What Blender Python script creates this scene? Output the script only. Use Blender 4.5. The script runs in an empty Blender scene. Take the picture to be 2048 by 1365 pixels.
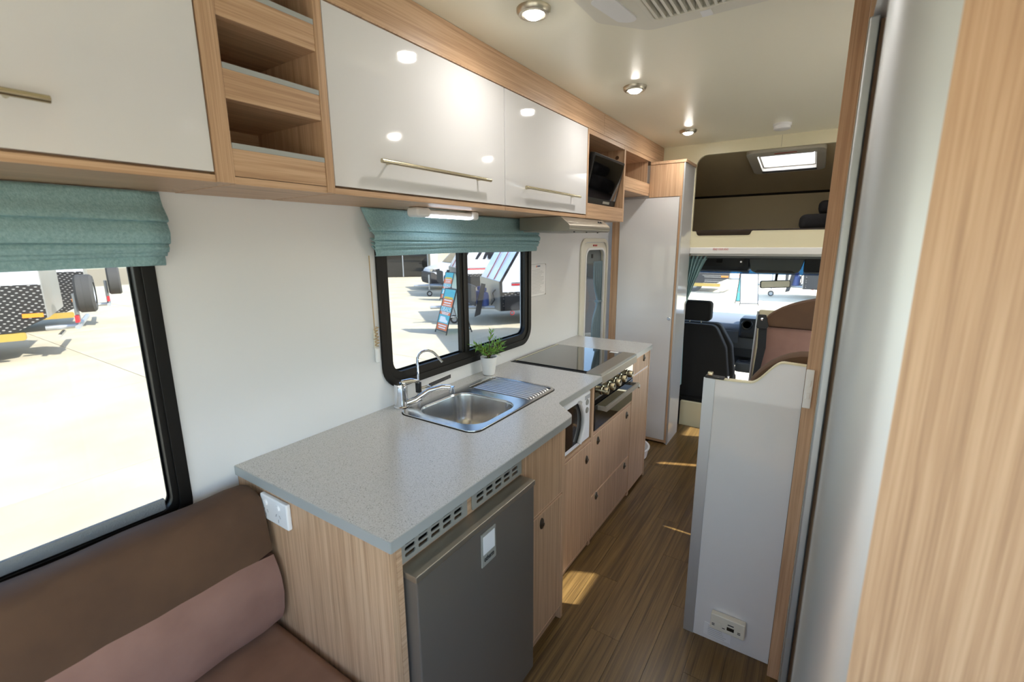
import bpy, bmesh, math, random
from mathutils import Vector, Matrix
random.seed(7)
sc = bpy.context.scene
COL = sc.collection

# ------------------------------------------------------------------ camera
CAM = Vector((1.3885, -0.6016, 1.5408)); YAW, PIT, ROL = map(math.radians, (33.4388, -11.9536, -0.3526))
fw = Vector((-math.sin(YAW)*math.cos(PIT), math.cos(YAW)*math.cos(PIT), math.sin(PIT)))
rt = Vector((math.cos(YAW), math.sin(YAW), 0)); up = rt.cross(fw)
rt, up = math.cos(ROL)*rt+math.sin(ROL)*up, -math.sin(ROL)*rt+math.cos(ROL)*up
cd = bpy.data.cameras.new('camera'); co = bpy.data.objects.new('camera', cd); COL.objects.link(co)
co.matrix_world = Matrix(((rt.x, up.x, -fw.x, CAM.x), (rt.y, up.y, -fw.y, CAM.y), (rt.z, up.z, -fw.z, CAM.z), (0, 0, 0, 1)))
cd.sensor_width = 36; cd.lens = 36*923.56/2048; cd.clip_start = .01; cd.clip_end = 300
cd.dof.use_dof = True; cd.dof.focus_distance = 2.1; cd.dof.aperture_fstop = 4.0
sc.camera = co

# ------------------------------------------------------------------ world, sun, exposure
SUN_DIR = Vector((-.70, -.30, -.66)).normalized()
w = bpy.data.worlds.new('world'); sc.world = w; w.use_nodes = True
nt = w.node_tree; bg = nt.nodes['Background']
sky = nt.nodes.new('ShaderNodeTexSky'); sky.sky_type = 'NISHITA'; sky.sun_disc = False
sky.sun_elevation = math.asin(-SUN_DIR.z); sky.sun_rotation = math.atan2(-SUN_DIR.x, -SUN_DIR.y)
nt.links.new(sky.outputs[0], bg.inputs[0]); bg.inputs[1].default_value = 0.55
sl = bpy.data.lights.new('sun_offscreen', 'SUN'); so = bpy.data.objects.new('sun_offscreen', sl); COL.objects.link(so)
sl.energy = 9.5; sl.angle = math.radians(.6); sl.color = (1, .97, .93)
so.rotation_euler = SUN_DIR.to_track_quat('-Z', 'Y').to_euler(); so.location = (6, 4, 9)
vs = sc.view_settings; vs.view_transform = 'Standard'; vs.look = 'None'; vs.gamma = 1; vs.use_curve_mapping = False
vs.exposure = 0.88

# ------------------------------------------------------------------ materials
def lin(c): return tuple((v/12.92 if v <= .04045 else ((v+.055)/1.055)**2.4) for v in [k/255 for k in c])+(1,)
def mat(name, rgb, rough=.5, metal=0, spec=.5, coat=0, bump=None, emit=None, var=None, trans=0):
    m = bpy.data.materials.new(name); m.use_nodes = True; n = m.node_tree.nodes; l = m.node_tree.links
    p = n['Principled BSDF']; p.inputs['Base Color'].default_value = lin(rgb); p.inputs['Roughness'].default_value = rough
    p.inputs['Metallic'].default_value = metal; p.inputs['Specular IOR Level'].default_value = spec
    p.inputs['Coat Weight'].default_value = coat; p.inputs['Coat Roughness'].default_value = .04
    if trans: p.inputs['Transmission Weight'].default_value = trans
    tc = n.new('ShaderNodeTexCoord')
    if emit: p.inputs['Emission Color'].default_value = (*emit[0], 1); p.inputs['Emission Strength'].default_value = emit[1]
    if var:   # second colour, scale, lo, hi
        nz = n.new('ShaderNodeTexNoise'); nz.inputs['Scale'].default_value = var[1]; nz.inputs['Detail'].default_value = 4
        l.new(tc.outputs['Object'], nz.inputs['Vector'])
        cr = n.new('ShaderNodeValToRGB'); cr.color_ramp.elements[0].position = var[2]; cr.color_ramp.elements[1].position = var[3]
        cr.color_ramp.elements[0].color = lin(var[0]); cr.color_ramp.elements[1].color = lin(rgb)
        l.new(nz.outputs[0], cr.inputs[0]); l.new(cr.outputs[0], p.inputs['Base Color'])
    if bump:  # scale, strength, optional stretch
        nb = n.new('ShaderNodeTexNoise'); nb.inputs['Scale'].default_value = bump[0]; nb.inputs['Detail'].default_value = 3
        mp = n.new('ShaderNodeMapping'); mp.inputs['Scale'].default_value = bump[2] if len(bump) > 2 else (1, 1, 1)
        l.new(tc.outputs['Object'], mp.inputs[0]); l.new(mp.outputs[0], nb.inputs['Vector'])
        b = n.new('ShaderNodeBump'); b.inputs['Strength'].default_value = bump[1]; b.inputs['Distance'].default_value = .004
        l.new(nb.outputs[0], b.inputs['Height']); l.new(b.outputs[0], p.inputs['Normal'])
    return m
def wood(name, axis, light, mid, dark, rough=.42, s=1.0):
    m = bpy.data.materials.new(name); m.use_nodes = True; n = m.node_tree.nodes; l = m.node_tree.links
    p = n['Principled BSDF']; p.inputs['Roughness'].default_value = rough
    tc = n.new('ShaderNodeTexCoord'); oi = n.new('ShaderNodeObjectInfo')
    mul = n.new('ShaderNodeMath'); mul.operation = 'MULTIPLY'; mul.inputs[1].default_value = 37; l.new(oi.outputs['Random'], mul.inputs[0])
    add = n.new('ShaderNodeVectorMath'); add.operation = 'ADD'; l.new(tc.outputs['Object'], add.inputs[0]); l.new(mul.outputs[0], add.inputs[1])
    def nz(across, along, detail, dist=0):
        mp = n.new('ShaderNodeMapping'); v = [across*s]*3; v['xyz'.index(axis)] = along*s; mp.inputs['Scale'].default_value = v
        l.new(add.outputs[0], mp.inputs[0]); t = n.new('ShaderNodeTexNoise'); t.inputs['Scale'].default_value = 1
        t.inputs['Detail'].default_value = detail; t.inputs['Distortion'].default_value = dist; l.new(mp.outputs[0], t.inputs['Vector']); return t
    a = nz(90, 1.8, 6, .3); b = nz(420, 6, 3)
    mx = n.new('ShaderNodeMath'); mx.operation = 'MULTIPLY_ADD'; mx.inputs[1].default_value = .45
    l.new(b.outputs[0], mx.inputs[0])
    mx2 = n.new('ShaderNodeMath'); mx2.operation = 'MULTIPLY'; mx2.inputs[1].default_value = .62; l.new(a.outputs[0], mx2.inputs[0]); l.new(mx2.outputs[0], mx.inputs[2])
    cr = n.new('ShaderNodeValToRGB'); e = cr.color_ramp.elements; e[0].position = .40; e[1].position = .66
    e[0].color = lin(dark); e[1].color = lin(light); k = cr.color_ramp.elements.new(.53); k.color = lin(mid)
    l.new(mx.outputs[0], cr.inputs[0]); l.new(cr.outputs[0], p.inputs['Base Color'])
    return m
OAK = ((209, 175, 142), (194, 158, 125), (174, 139, 108))
M = {}
M['oak_z'] = wood('oak_upright_grain', 'z', *OAK); M['oak_y'] = wood('oak_long_grain', 'y', *OAK); M['oak_x'] = wood('oak_cross_grain', 'x', *OAK)
M['oak_big'] = wood('oak_panel_grain', 'z', *OAK, s=.9)
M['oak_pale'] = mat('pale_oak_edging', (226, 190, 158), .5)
M['plank'] = wood('floor_vinyl_oak', 'y', (120, 94, 54), (100, 77, 43), (72, 53, 28), rough=.3, s=.8)
M['floor_gap'] = mat('floor_joint', (74, 56, 34), .6)
M['gloss'] = mat('white_gloss_laminate', (226, 225, 226), .06, coat=.6)
M['wall'] = mat('white_wall_panel', (228, 229, 231), .28, bump=(40, .02))
M['ceil'] = mat('cream_gloss_ceiling', (240, 236, 216), .3, bump=(3, .01))
M['cream'] = mat('cream_panel', (230, 222, 190), .35)
M['luton'] = mat('luton_lining_fabric', (214, 196, 158), .9)
M['darkline'] = mat('dark_joint', (46, 38, 30), .7)
M['white_pl'] = mat('white_plastic', (236, 236, 236), .35)
M['offwhite'] = mat('offwhite_plastic', (226, 222, 208), .35)
M['black'] = mat('black_window_frame', (13, 12, 11), .42, spec=.35)
M['screenrail'] = mat('grey_screen_rail', (126, 129, 131), .6, bump=(200, .5))
M['rubber'] = mat('black_rubber', (20, 20, 20), .75)
M['blackgl'] = mat('black_glass', (10, 10, 11), .04, coat=.8)
M['blackpl'] = mat('black_plastic', (24, 24, 26), .4)
M['steel'] = mat('stainless_steel', (205, 203, 200), .22, metal=1, bump=(30, .03, (1, 12, 1)))
M['drainsteel'] = mat('drainer_steel', (222, 222, 222), .36, metal=.85)
M['hoodsteel'] = mat('brushed_dull_steel', (168, 162, 150), .42, metal=.9, bump=(40, .03, (1, 12, 1)))
M['chrome'] = mat('chrome', (228, 230, 234), .06, metal=1)
M['alu'] = mat('satin_aluminium', (206, 210, 214), .46, metal=.9)
M['alu_edge'] = mat('grey_edge_strip', (172, 176, 175), .28, metal=.1)
M['champ'] = mat('brushed_bar_handle', (196, 186, 158), .25, metal=1)
M['fridge'] = mat('dark_grey_fridge_metal', (116, 109, 102), .38, metal=.35, bump=(60, .03, (1, 20, 1)))
M['greypl'] = mat('grey_plastic', (150, 148, 140), .45)
M['teal'] = mat('teal_woven_fabric', (156, 190, 194), .9, var=((130, 166, 172), 160, .3, .7), bump=(300, .4))
M['tealgrey'] = mat('blue_grey_curtain', (120, 140, 150), .85)
M['brown'] = mat('brown_suede', (92, 66, 45), .85, var=((76, 53, 36), 6, .3, .7), bump=(8, .35))
M['pink'] = mat('dusty_pink_suede', (148, 112, 98), .9, var=((130, 96, 83), 7, .3, .7), bump=(9, .3))
M['tan'] = mat('tan_suede', (150, 112, 90), .9, var=((128, 94, 74), 6, .3, .7), bump=(8, .3))
M['darkbed'] = mat('dark_brown_bedding', (52, 40, 30), .9)
M['darkcush'] = mat('charcoal_cushion_fabric', (40, 38, 36), .9, bump=(60, .5))
M['seatblk'] = mat('black_seat_cloth', (34, 34, 35), .9, bump=(200, .4))
M['dash'] = mat('grey_dashboard', (92, 95, 99), .55)
M['dashdk'] = mat('dark_grey_cab_plastic', (38, 42, 48), .55)
M['cabgrey'] = mat('grey_cab_lining', (112, 118, 120), .7)
M['red'] = mat('red_print', (196, 40, 44), .6)
M['blackprint'] = mat('black_print', (28, 28, 34), .6)
M['greyprint'] = mat('grey_print', (168, 168, 172), .6)
M['paper'] = mat('laminated_paper', (232, 232, 234), .12)
M['blueprint'] = mat('blue_print', (80, 96, 130), .6)
M['orangeprint'] = mat('orange_print', (236, 120, 62), .6)
M['yellowprint'] = mat('yellow_print', (232, 196, 70), .6)
M['tealprint'] = mat('teal_print', (92, 184, 196), .6)
M['whiteprint'] = mat('white_print', (240, 240, 240), .6)
M['leaf'] = mat('green_leaf', (124, 170, 56), .5, var=((84, 132, 38), 30, .35, .65))
M['stem'] = mat('brown_stem', (92, 70, 44), .7)
M['soil'] = mat('soil', (60, 48, 36), .9)
M['cord'] = mat('tan_cord', (196, 170, 130), .8)
M['lamp'] = mat('lamp_lens', (255, 255, 255), .4, emit=((1, .95, .87), 90))
M['tube'] = mat('strip_lamp_lens', (255, 255, 255), .4, emit=((.84, .89, 1), 5))
M['latch'] = mat('dark_nickel_latch', (120, 116, 110), .3, metal=1)
M['ring'] = mat('satin_nickel', (190, 184, 168), .3, metal=1)
M['concrete'] = mat('yard_concrete', (204, 192, 166), .85, var=((186, 172, 142), .7, .3, .7))
M['joint'] = mat('concrete_joint', (150, 134, 104), .9)
M['vanwhite'] = mat('white_vehicle_paint', (236, 237, 240), .2, coat=.4)
M['tyre'] = mat('tyre_rubber', (70, 68, 64), .85, bump=(60, .8))
M['beige'] = mat('beige_building_wall', (196, 186, 164), .8)
M['bluegas'] = mat('blue_gas_bottle', (70, 90, 150), .5)
M['gold'] = mat('gold_zinc_plate', (190, 160, 80), .45, metal=.4)
M['orange'] = mat('orange_lamp_plastic', (240, 140, 40), .4)
M['mud'] = mat('dark_mud_flap', (52, 50, 50), .7)
M['silver'] = mat('silver_checker_metal', (168, 166, 158), .4, metal=.6, bump=(30, .5, (1, 1, 6)))
M['galv'] = mat('galvanised_steel', (178, 180, 180), .45, metal=.6)

def checkerplate():
    m = bpy.data.materials.new('black_checker_plate'); m.use_nodes = True; n = m.node_tree.nodes; l = m.node_tree.links
    p = n['Principled BSDF']; p.inputs['Metallic'].default_value = .5; p.inputs['Roughness'].default_value = .38
    tc = n.new('ShaderNodeTexCoord'); v = n.new('ShaderNodeTexVoronoi'); v.voronoi_dimensions = '2D'; v.inputs['Scale'].default_value = 12; v.inputs['Randomness'].default_value = .1
    mp = n.new('ShaderNodeMapping'); mp.inputs['Rotation'].default_value = (0, 0, .6); mp.inputs['Scale'].default_value = (.8, 1.5, 1)
    sx_ = n.new('ShaderNodeSeparateXYZ'); cx_ = n.new('ShaderNodeCombineXYZ'); l.new(tc.outputs['Object'], sx_.inputs[0]); l.new(sx_.outputs[1], cx_.inputs[0]); l.new(sx_.outputs[2], cx_.inputs[1])
    l.new(cx_.outputs[0], mp.inputs[0]); l.new(mp.outputs[0], v.inputs['Vector'])
    cr = n.new('ShaderNodeValToRGB'); cr.color_ramp.elements[0].position = .15; cr.color_ramp.elements[1].position = .26
    cr.color_ramp.elements[0].color = lin((176, 172, 166)); cr.color_ramp.elements[1].color = lin((58, 56, 54))
    l.new(v.outputs['Distance'], cr.inputs[0]); l.new(cr.outputs[0], p.inputs['Base Color']); return m
M['checker'] = checkerplate()
def stone():
    m = bpy.data.materials.new('grey_speckled_laminate'); m.use_nodes = True; n = m.node_tree.nodes; l = m.node_tree.links
    p = n['Principled BSDF']; p.inputs['Roughness'].default_value = .22
    tc = n.new('ShaderNodeTexCoord'); t = n.new('ShaderNodeTexNoise'); t.inputs['Scale'].default_value = 330; t.inputs['Detail'].default_value = 2
    l.new(tc.outputs['Object'], t.inputs['Vector']); cr = n.new('ShaderNodeValToRGB'); e = cr.color_ramp.elements
    e[0].position = .3; e[0].color = lin((136, 132, 126)); e[1].position = .72; e[1].color = lin((214, 214, 212))
    k = e.new(.42); k.color = lin((192, 191, 188)); k = e.new(.62); k.color = lin((198, 197, 194))
    l.new(t.outputs[0], cr.inputs[0]); l.new(cr.outputs[0], p.inputs['Base Color']); return m
M['stone'] = stone()
def glass(name, tint, refl=1.0):
    m = bpy.data.materials.new(name); m.use_nodes = True; n = m.node_tree.nodes; l = m.node_tree.links
    n.remove(n['Principled BSDF']); o = n['Material Output']
    tr = n.new('ShaderNodeBsdfTransparent'); tr.inputs[0].default_value = (*tint, 1)
    gl = n.new('ShaderNodeBsdfGlossy'); gl.inputs['Roughness'].default_value = .01; gl.inputs[0].default_value = (refl, refl, refl, 1)
    lw = n.new('ShaderNodeLayerWeight'); pw = n.new('ShaderNodeMath'); pw.operation = 'POWER'; pw.inputs[1].default_value = 5; l.new(lw.outputs['Facing'], pw.inputs[0])
    ma = n.new('ShaderNodeMath'); ma.operation = 'MULTIPLY_ADD'; ma.inputs[1].default_value = .9; ma.inputs[2].default_value = .025; l.new(pw.outputs[0], ma.inputs[0])
    mx = n.new('ShaderNodeMixShader'); l.new(ma.outputs[0], mx.inputs[0]); l.new(tr.outputs[0], mx.inputs[1]); l.new(gl.outputs[0], mx.inputs[2]); l.new(mx.outputs[0], o.inputs[0]); return m
M['glass'] = glass('window_glass', (.93, .95, .95), .8); M['tinted'] = glass('grey_tinted_acrylic', (.62, .635, .64), .8); M['tint'] = glass('blue_tint_band', (.1, .3, .5)); M['darkglass'] = glass('smoked_glass', (.25, .26, .27))
def translucent():
    m = bpy.data.materials.new('milky_acrylic'); m.use_nodes = True; n = m.node_tree.nodes; l = m.node_tree.links
    n.remove(n['Principled BSDF']); o = n['Material Output']; t = n.new('ShaderNodeBsdfTranslucent'); t.inputs[0].default_value = (.95, .93, .93, 1)
    l.new(t.outputs[0], o.inputs[0]); return m
M['acrylic'] = translucent()
def frosted():
    m = bpy.data.materials.new('frosted_shower_glass'); m.use_nodes = True; p = m.node_tree.nodes['Principled BSDF']
    p.inputs['Base Color'].default_value = lin((196, 206, 202)); p.inputs['Roughness'].default_value = .18; p.inputs['Coat Weight'].default_value = .5; return m
M['frost'] = frosted()

# ------------------------------------------------------------------ mesh helpers
def rrect(u0, u1, v0, v1, r, n=6):
    if not isinstance(r, (tuple, list)): r = (r,)*4
    out = []
    for (cx, cy, a0, rr) in ((u1-r[0], v1-r[0], 0, r[0]), (u0+r[1], v1-r[1], 90, r[1]), (u0+r[2], v0+r[2], 180, r[2]), (u1-r[3], v0+r[3], 270, r[3])):
        if rr <= 0: out.append((cx, cy)); continue
        for i in range(n+1):
            a = math.radians(a0+90*i/n); out.append((cx+rr*math.cos(a), cy+rr*math.sin(a)))
    return out
def roundpoly(pts, n=5):
    out = []; N = len(pts)
    for i, p in enumerate(pts):
        x, y, r = p if len(p) == 3 else (*p, 0)
        if r == 0: out.append((x, y)); continue
        P = Vector((x, y)); A = (Vector(pts[i-1][:2])-P).normalized(); B = (Vector(pts[(i+1) % N][:2])-P).normalized()
        ang = A.angle(B); t = r/math.tan(ang/2); c = P+(A+B).normalized()*(r/math.sin(ang/2)); s = P+A*t-c; e = P+B*t-c
        a0 = math.atan2(s.y, s.x); a1 = math.atan2(e.y, e.x); d = (a1-a0+math.pi) % (2*math.pi)-math.pi
        for k in range(n+1): out.append((c.x+r*math.cos(a0+d*k/n), c.y+r*math.sin(a0+d*k/n)))
    return out
AX = {'x': lambda u, v, t: (t, u, v), 'y': lambda u, v, t: (u, t, v), 'z': lambda u, v, t: (u, v, t)}
class MB:
    def __init__(s): s.bm = bmesh.new()
    def box(s, x0, x1, y0, y1, z0, z1, bev=0, seg=2, M4=None):
        b = bmesh.new(); vs_ = [b.verts.new((x, y, z)) for x in (x0, x1) for y in (y0, y1) for z in (z0, z1)]
        for f in ((0, 1, 3, 2), (4, 6, 7, 5), (0, 4, 5, 1), (2, 3, 7, 6), (0, 2, 6, 4), (1, 5, 7, 3)): b.faces.new([vs_[i] for i in f])
        if bev: bmesh.ops.bevel(b, geom=b.edges[:], offset=bev, segments=seg, profile=.5, affect='EDGES', clamp_overlap=True)
        return s._merge(b, M4)
    def _merge(s, b, M4=None):
        if M4 is not None: b.transform(M4)
        me = bpy.data.meshes.new('t'); b.to_mesh(me); b.free(); s.bm.from_mesh(me); bpy.data.meshes.remove(me); return s
    def prism(s, outer, axis, a, b_, holes=(), M4=None, bev=0):
        b = bmesh.new(); loops = [outer]+list(holes); f = AX[axis]; rings = []
        for t in (a, b_):
            edges = []
            for lp in loops:
                vv = [b.verts.new(f(u, v, t)) for u, v in lp]; rings.append(vv)
                for i in range(len(vv)): edges.append(b.edges.new((vv[i], vv[(i+1) % len(vv)])))
            if len(loops) == 1: b.faces.new(rings[-1])
            else: bmesh.ops.triangle_fill(b, use_beauty=True, use_dissolve=False, edges=edges)
        L = len(loops)
        for k in range(L):
            A, B = rings[k], rings[k+L]
            for i in range(len(A)):
                j = (i+1) % len(A); b.faces.new((A[i], A[j], B[j], B[i]))
        bmesh.ops.recalc_face_normals(b, faces=b.faces[:])
        if bev: bmesh.ops.bevel(b, geom=[e for e in b.edges if len(e.link_faces) == 2 and e.calc_face_angle(0) > .8], offset=bev, segments=2, profile=.5, affect='EDGES', clamp_overlap=True)
        return s._merge(b, M4)
    def tube(s, path, r, n=10, cap=True, M4=None):
        b = bmesh.new(); P = [Vector(p) for p in path]; R = r if isinstance(r, (list, tuple)) else [r]*len(P); prev = None; rings = []
        for i, p in enumerate(P):
            t = (P[min(i+1, len(P)-1)]-P[max(i-1, 0)]).normalized()
            if prev is None: a = t.orthogonal().normalized()
            else: a = (prev-t*prev.dot(t)).normalized()
            prev = a; c = t.cross(a)
            rings.append([b.verts.new(p+R[i]*(math.cos(2*math.pi*k/n)*a+math.sin(2*math.pi*k/n)*c)) for k in range(n)])
        for A, B in zip(rings, rings[1:]):
            for k in range(n): b.faces.new((A[k], A[(k+1) % n], B[(k+1) % n], B[k]))
        if cap: b.faces.new(rings[0][::-1]); b.faces.new(rings[-1])
        bmesh.ops.recalc_face_normals(b, faces=b.faces[:])
        return s._merge(b, M4)
    def lathe(s, prof, c=(0, 0, 0), n=24, axis='z', M4=None):
        b = bmesh.new(); rings = []
        for r, z in prof:
            rings.append([b.verts.new((r*math.cos(2*math.pi*k/n), r*math.sin(2*math.pi*k/n), z)) for k in range(n)] if r > 1e-6 else [b.verts.new((0, 0, z))])
        for A, B in zip(rings, rings[1:]):
            for k in range(n):
                k2 = (k+1) % n
                if len(A) == 1 and len(B) == 1: continue
                if len(A) == 1: b.faces.new((A[0], B[k], B[k2]))
                elif len(B) == 1: b.faces.new((A[k], A[k2], B[0]))
                else: b.faces.new((A[k], A[k2], B[k2], B[k]))
        bmesh.ops.recalc_face_normals(b, faces=b.faces[:])
        R = {'z': Matrix.Identity(4), 'x': Matrix.Rotation(math.pi/2, 4, 'Y'), 'y': Matrix.Rotation(-math.pi/2, 4, 'X')}[axis]
        T = Matrix.Translation(c) @ R
        return s._merge(b, (M4 @ T) if M4 is not None else T)
    def grid(s, f, nu, nv, M4=None):
        b = bmesh.new(); V = [[b.verts.new(f(i/nu, j/nv)) for j in range(nv+1)] for i in range(nu+1)]
        for i in range(nu):
            for j in range(nv): b.faces.new((V[i][j], V[i+1][j], V[i+1][j+1], V[i][j+1]))
        return s._merge(b, M4)
    def build(s, name, m, parent=None, smooth=35, solid=0, sub=0):
        me = bpy.data.meshes.new(name)
        if smooth:
            for f in s.bm.faces: f.smooth = True
        xs = [v.co for v in s.bm.verts]
        c = Vector(((min(v.x for v in xs)+max(v.x for v in xs))/2, (min(v.y for v in xs)+max(v.y for v in xs))/2, min(v.z for v in xs)))
        s.bm.transform(Matrix.Translation(-c)); s.bm.to_mesh(me); s.bm.free()
        if smooth: me.set_sharp_from_angle(angle=math.radians(smooth))
        o = bpy.data.objects.new(name, me); COL.objects.link(o); me.materials.append(M[m] if isinstance(m, str) else m)
        if smooth and not solid and not sub: k = o.modifiers.new('weighted', 'WEIGHTED_NORMAL'); k.keep_sharp = True
        if sub: k = o.modifiers.new('sub', 'SUBSURF'); k.levels = k.render_levels = sub
        if solid: k = o.modifiers.new('solid', 'SOLIDIFY'); k.thickness = solid; k.offset = 0
        o.location = c
        if parent is not None: o.parent = parent; o.location = c-Vector(parent['_w'])
        o['_w'] = c
        return o
def B(name, m, parent, *b, bev=0, seg=2, **k): return MB().box(*b, bev=bev, seg=seg).build(name, m, parent, **k)
def thing(name, label, cat, loc, group=None, kind=None):
    o = bpy.data.objects.new(name, None); COL.objects.link(o); o.location = loc; o['_w'] = Vector(loc); o.empty_display_size = .05
    if kind: o['kind'] = kind
    if label: o['label'] = label
    if cat: o['category'] = cat
    if group: o['group'] = group
    return o
def tag(o, label, cat, group=None):
    o['label'] = label; o['category'] = cat
    if group: o['group'] = group
    return o
def st(o): o['kind'] = 'structure'; return o
def lab(o, t): o['label'] = t; return o
def text(s, m, parent, origin, right, upv, width=None, height=.01, name='lettering', ext=.0004, align='CENTER'):
    cu = bpy.data.curves.new('t', 'FONT'); cu.body = s; cu.align_x = align; cu.align_y = 'CENTER'; cu.extrude = .001
    ob = bpy.data.objects.new('t', cu); COL.objects.link(ob); dg = bpy.context.evaluated_depsgraph_get(); me = bpy.data.meshes.new_from_object(ob.evaluated_get(dg))
    bpy.data.objects.remove(ob); bm = bmesh.new(); bm.from_mesh(me); bpy.data.meshes.remove(me)
    xs = [v.co.x for v in bm.verts]; ys = [v.co.y for v in bm.verts]; sy = height/(max(ys)-min(ys)); sx = (width/(max(xs)-min(xs))) if width else sy
    R, U_ = Vector(right).normalized(), Vector(upv).normalized(); N = R.cross(U_); o = Vector(origin); cy = (max(ys)+min(ys))/2; cx = (max(xs)+min(xs))/2
    for v in bm.verts: v.co = o+R*((v.co.x-cx)*sx)+U_*((v.co.y-cy)*sy)+N*(ext if v.co.z > 0 else -ext)
    b = MB(); b.bm.free(); b.bm = bm; return b.build(name, m, parent, smooth=0)
def copy_tree(o, parent=None, shift=(0, 0, 0)):
    c = o.copy(); COL.objects.link(c)
    if parent is None: c.location = o.location+Vector(shift); c['_w'] = Vector(o['_w'])+Vector(shift)
    else: c.parent = parent
    for ch in [k for k in COL.objects if k.parent is o]: copy_tree(ch, c)
    return c
X0, XR, YR, YB, ZH = 0.0, 2.12, -2.1, 3.15, 2.24

# ================================================================== SETTING
floor = st(B('floor', 'floor_gap', None, -.03, XR+.03, YR, 3.34, -.06, -.004))
row = 0; x = .40
while x < 1.52:
    y = -.95-(row % 3)*.31
    while y < 3.33:
        y1 = min(y+.93, 3.335); o = B('plank', 'plank', floor, x+.0006, x+.1214, max(y, YR)+.0006, y1-.0006, -.004, 0.0, smooth=0); y = y1
    x += .122; row += 1
# left wall with its three openings
wl = MB().prism([(YR, -.06), (3.16, -.06), (3.16, ZH), (YR, ZH)], 'x', -.045, 0.0,
                holes=[rrect(-1.32, -.15, .832, 1.60, .05), rrect(.615, 1.655, 1.0, 1.60, .06), rrect(2.40, 2.81, .04, 1.535, .06)]).build('wall_left', 'wall', smooth=0)
st(wl)
st(MB().prism([(YR, -.06), (3.16, -.06), (3.16, ZH), (YR, ZH)], 'x', XR, XR+.045,
   holes=[rrect(1.58, 1.86, 1.37, 1.53, .03), rrect(1.45, 2.35, .90, 1.30, .05), rrect(-1.95, -.25, .72, 1.75, .06)]).build('wall_right', 'wall', smooth=0))
st(MB().prism([(-.045, -.06), (XR+.045, -.06), (XR+.045, ZH), (-.045, ZH)], 'y', YR-.05, YR, holes=[rrect(.25, 1.87, .80, 1.70, .06)]).build('wall_rear', 'wall', smooth=0))
st(B('ceiling', 'ceil', None, -.045, XR+.045, YR-.05, YB+.02, ZH, ZH+.05, smooth=0))

def slider_window(name, y0, y1, z0, z1, r, gy0, gy1, gz0, gz1, mull=None):
    t = thing(name, None, None, (0, (y0+y1)/2, z0), kind='structure')
    MB().prism(rrect(y0, y1, z0, z1, r, 8), 'x', 0.0, .010, holes=[rrect(y0+.03, y1-.03, z0+.03, z1-.03, r*.72, 8)], bev=.002).build('outer_flange', 'black', t)
    MB().prism(rrect(y0+.026, y1-.026, z0+.026, z1-.026, r*.72, 8), 'x', -.022, .004, holes=[rrect(gy0, gy1, gz0, gz1, r*.5, 8)], bev=.002).build('inner_frame', 'black', t)
    MB().prism(rrect(gy0+.0, gy1, gz0, gz1, r*.5, 8), 'x', -.024, -.0185, holes=[rrect(gy0+.004, gy1-.004, gz0+.006, gz1-.004, r*.45, 8)]).build('seal', 'rubber', t)
    cuts = [gy0]+([mull[0], mull[1]] if mull else [])+[gy1]
    if mull:
        B('mullion', 'black', t, -.022, .002, mull[0], mull[1], gz0, gz1, bev=.003); B('mullion_rail', 'blackpl', t, .002, .007, mull[0]+.02, mull[0]+.034, gz0, gz1, bev=.002)
    for a, b in zip(cuts[::2], cuts[1::2]): B('pane', 'tinted', t, -.0175, -.0145, a, b, gz0, gz1, smooth=0)
    return t
w1 = slider_window('window_1', -1.36, -.120, .785, 1.64, .07, -1.30, -.164, .846, 1.59)
lab(B('screen_rail', 'screenrail', w1, -.013, -.002, -1.29, -.18, .848, .880, bev=.002), 'grey fly screen rail at the window foot')
w2 = slider_window('window_2', .575, 1.693, .966, 1.625, .10, .632, 1.634, 1.030, 1.57, (1.064, 1.124))

# rear and right windows behind the camera and above the dinette: simple glazed frames
def side_pane(name, pts):
    t = thing(name, None, None, (pts[0], pts[2], pts[4]), kind='structure'); B('pane', 'glass', t, *pts, smooth=0); return t
side_pane('window_3', (.25, 1.87, YR-.03, YR-.026, .80, 1.70)); side_pane('window_4', (XR+.02, XR+.024, -1.95, -.25, .72, 1.75)); side_pane('window_5', (XR+.02, XR+.024, 1.58, 1.90, 1.37, 1.56)); side_pane('window_6', (XR+.02, XR+.024, 1.40, 2.40, .86, 1.34))  # unseen dinette panes: slit shaped to the sun patch, lower one to light ceiling

# entry door in the left wall
dr = thing('door_1', None, None, (0, 2.6, 0), kind='structure')
MB().prism(rrect(2.352, 2.845, -.02, 1.572, .085, 8), 'x', 0, .012, holes=[rrect(2.385, 2.82, .02, 1.545, .07, 8)], bev=.004).build('door_frame', 'offwhite', dr)
MB().prism(rrect(2.39, 2.815, .03, 1.54, .07, 8), 'x', -.05, .004, holes=[rrect(2.448, 2.785, .52, 1.497, .06, 8)], bev=.003).build('door_leaf', 'offwhite', dr)
MB().prism(rrect(2.440, 2.793, .51, 1.505, .065, 8), 'x', -.006, .009, holes=[rrect(2.455, 2.778, .53, 1.49, .055, 8)], bev=.002).build('window_rim', 'white_pl', dr)
lab(B('blind_cassette', 'cabgrey', dr, -.04, -.022, 2.445, 2.79, 1.395, 1.50), 'grey roller blind cassette at top of door window')
B('cassette_pull', 'blackpl', dr, -.022, -.016, 2.60, 2.625, 1.43, 1.46, bev=.003)
B('pane', 'tinted', dr, -.046, -.043, 2.445, 2.79, .515, 1.50, smooth=0)
text('MIND YOUR HEAD', 'red', dr, (.0055, 2.60, 1.522), (0, 1, 0), (0, 0, 1), .075, .013)

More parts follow.
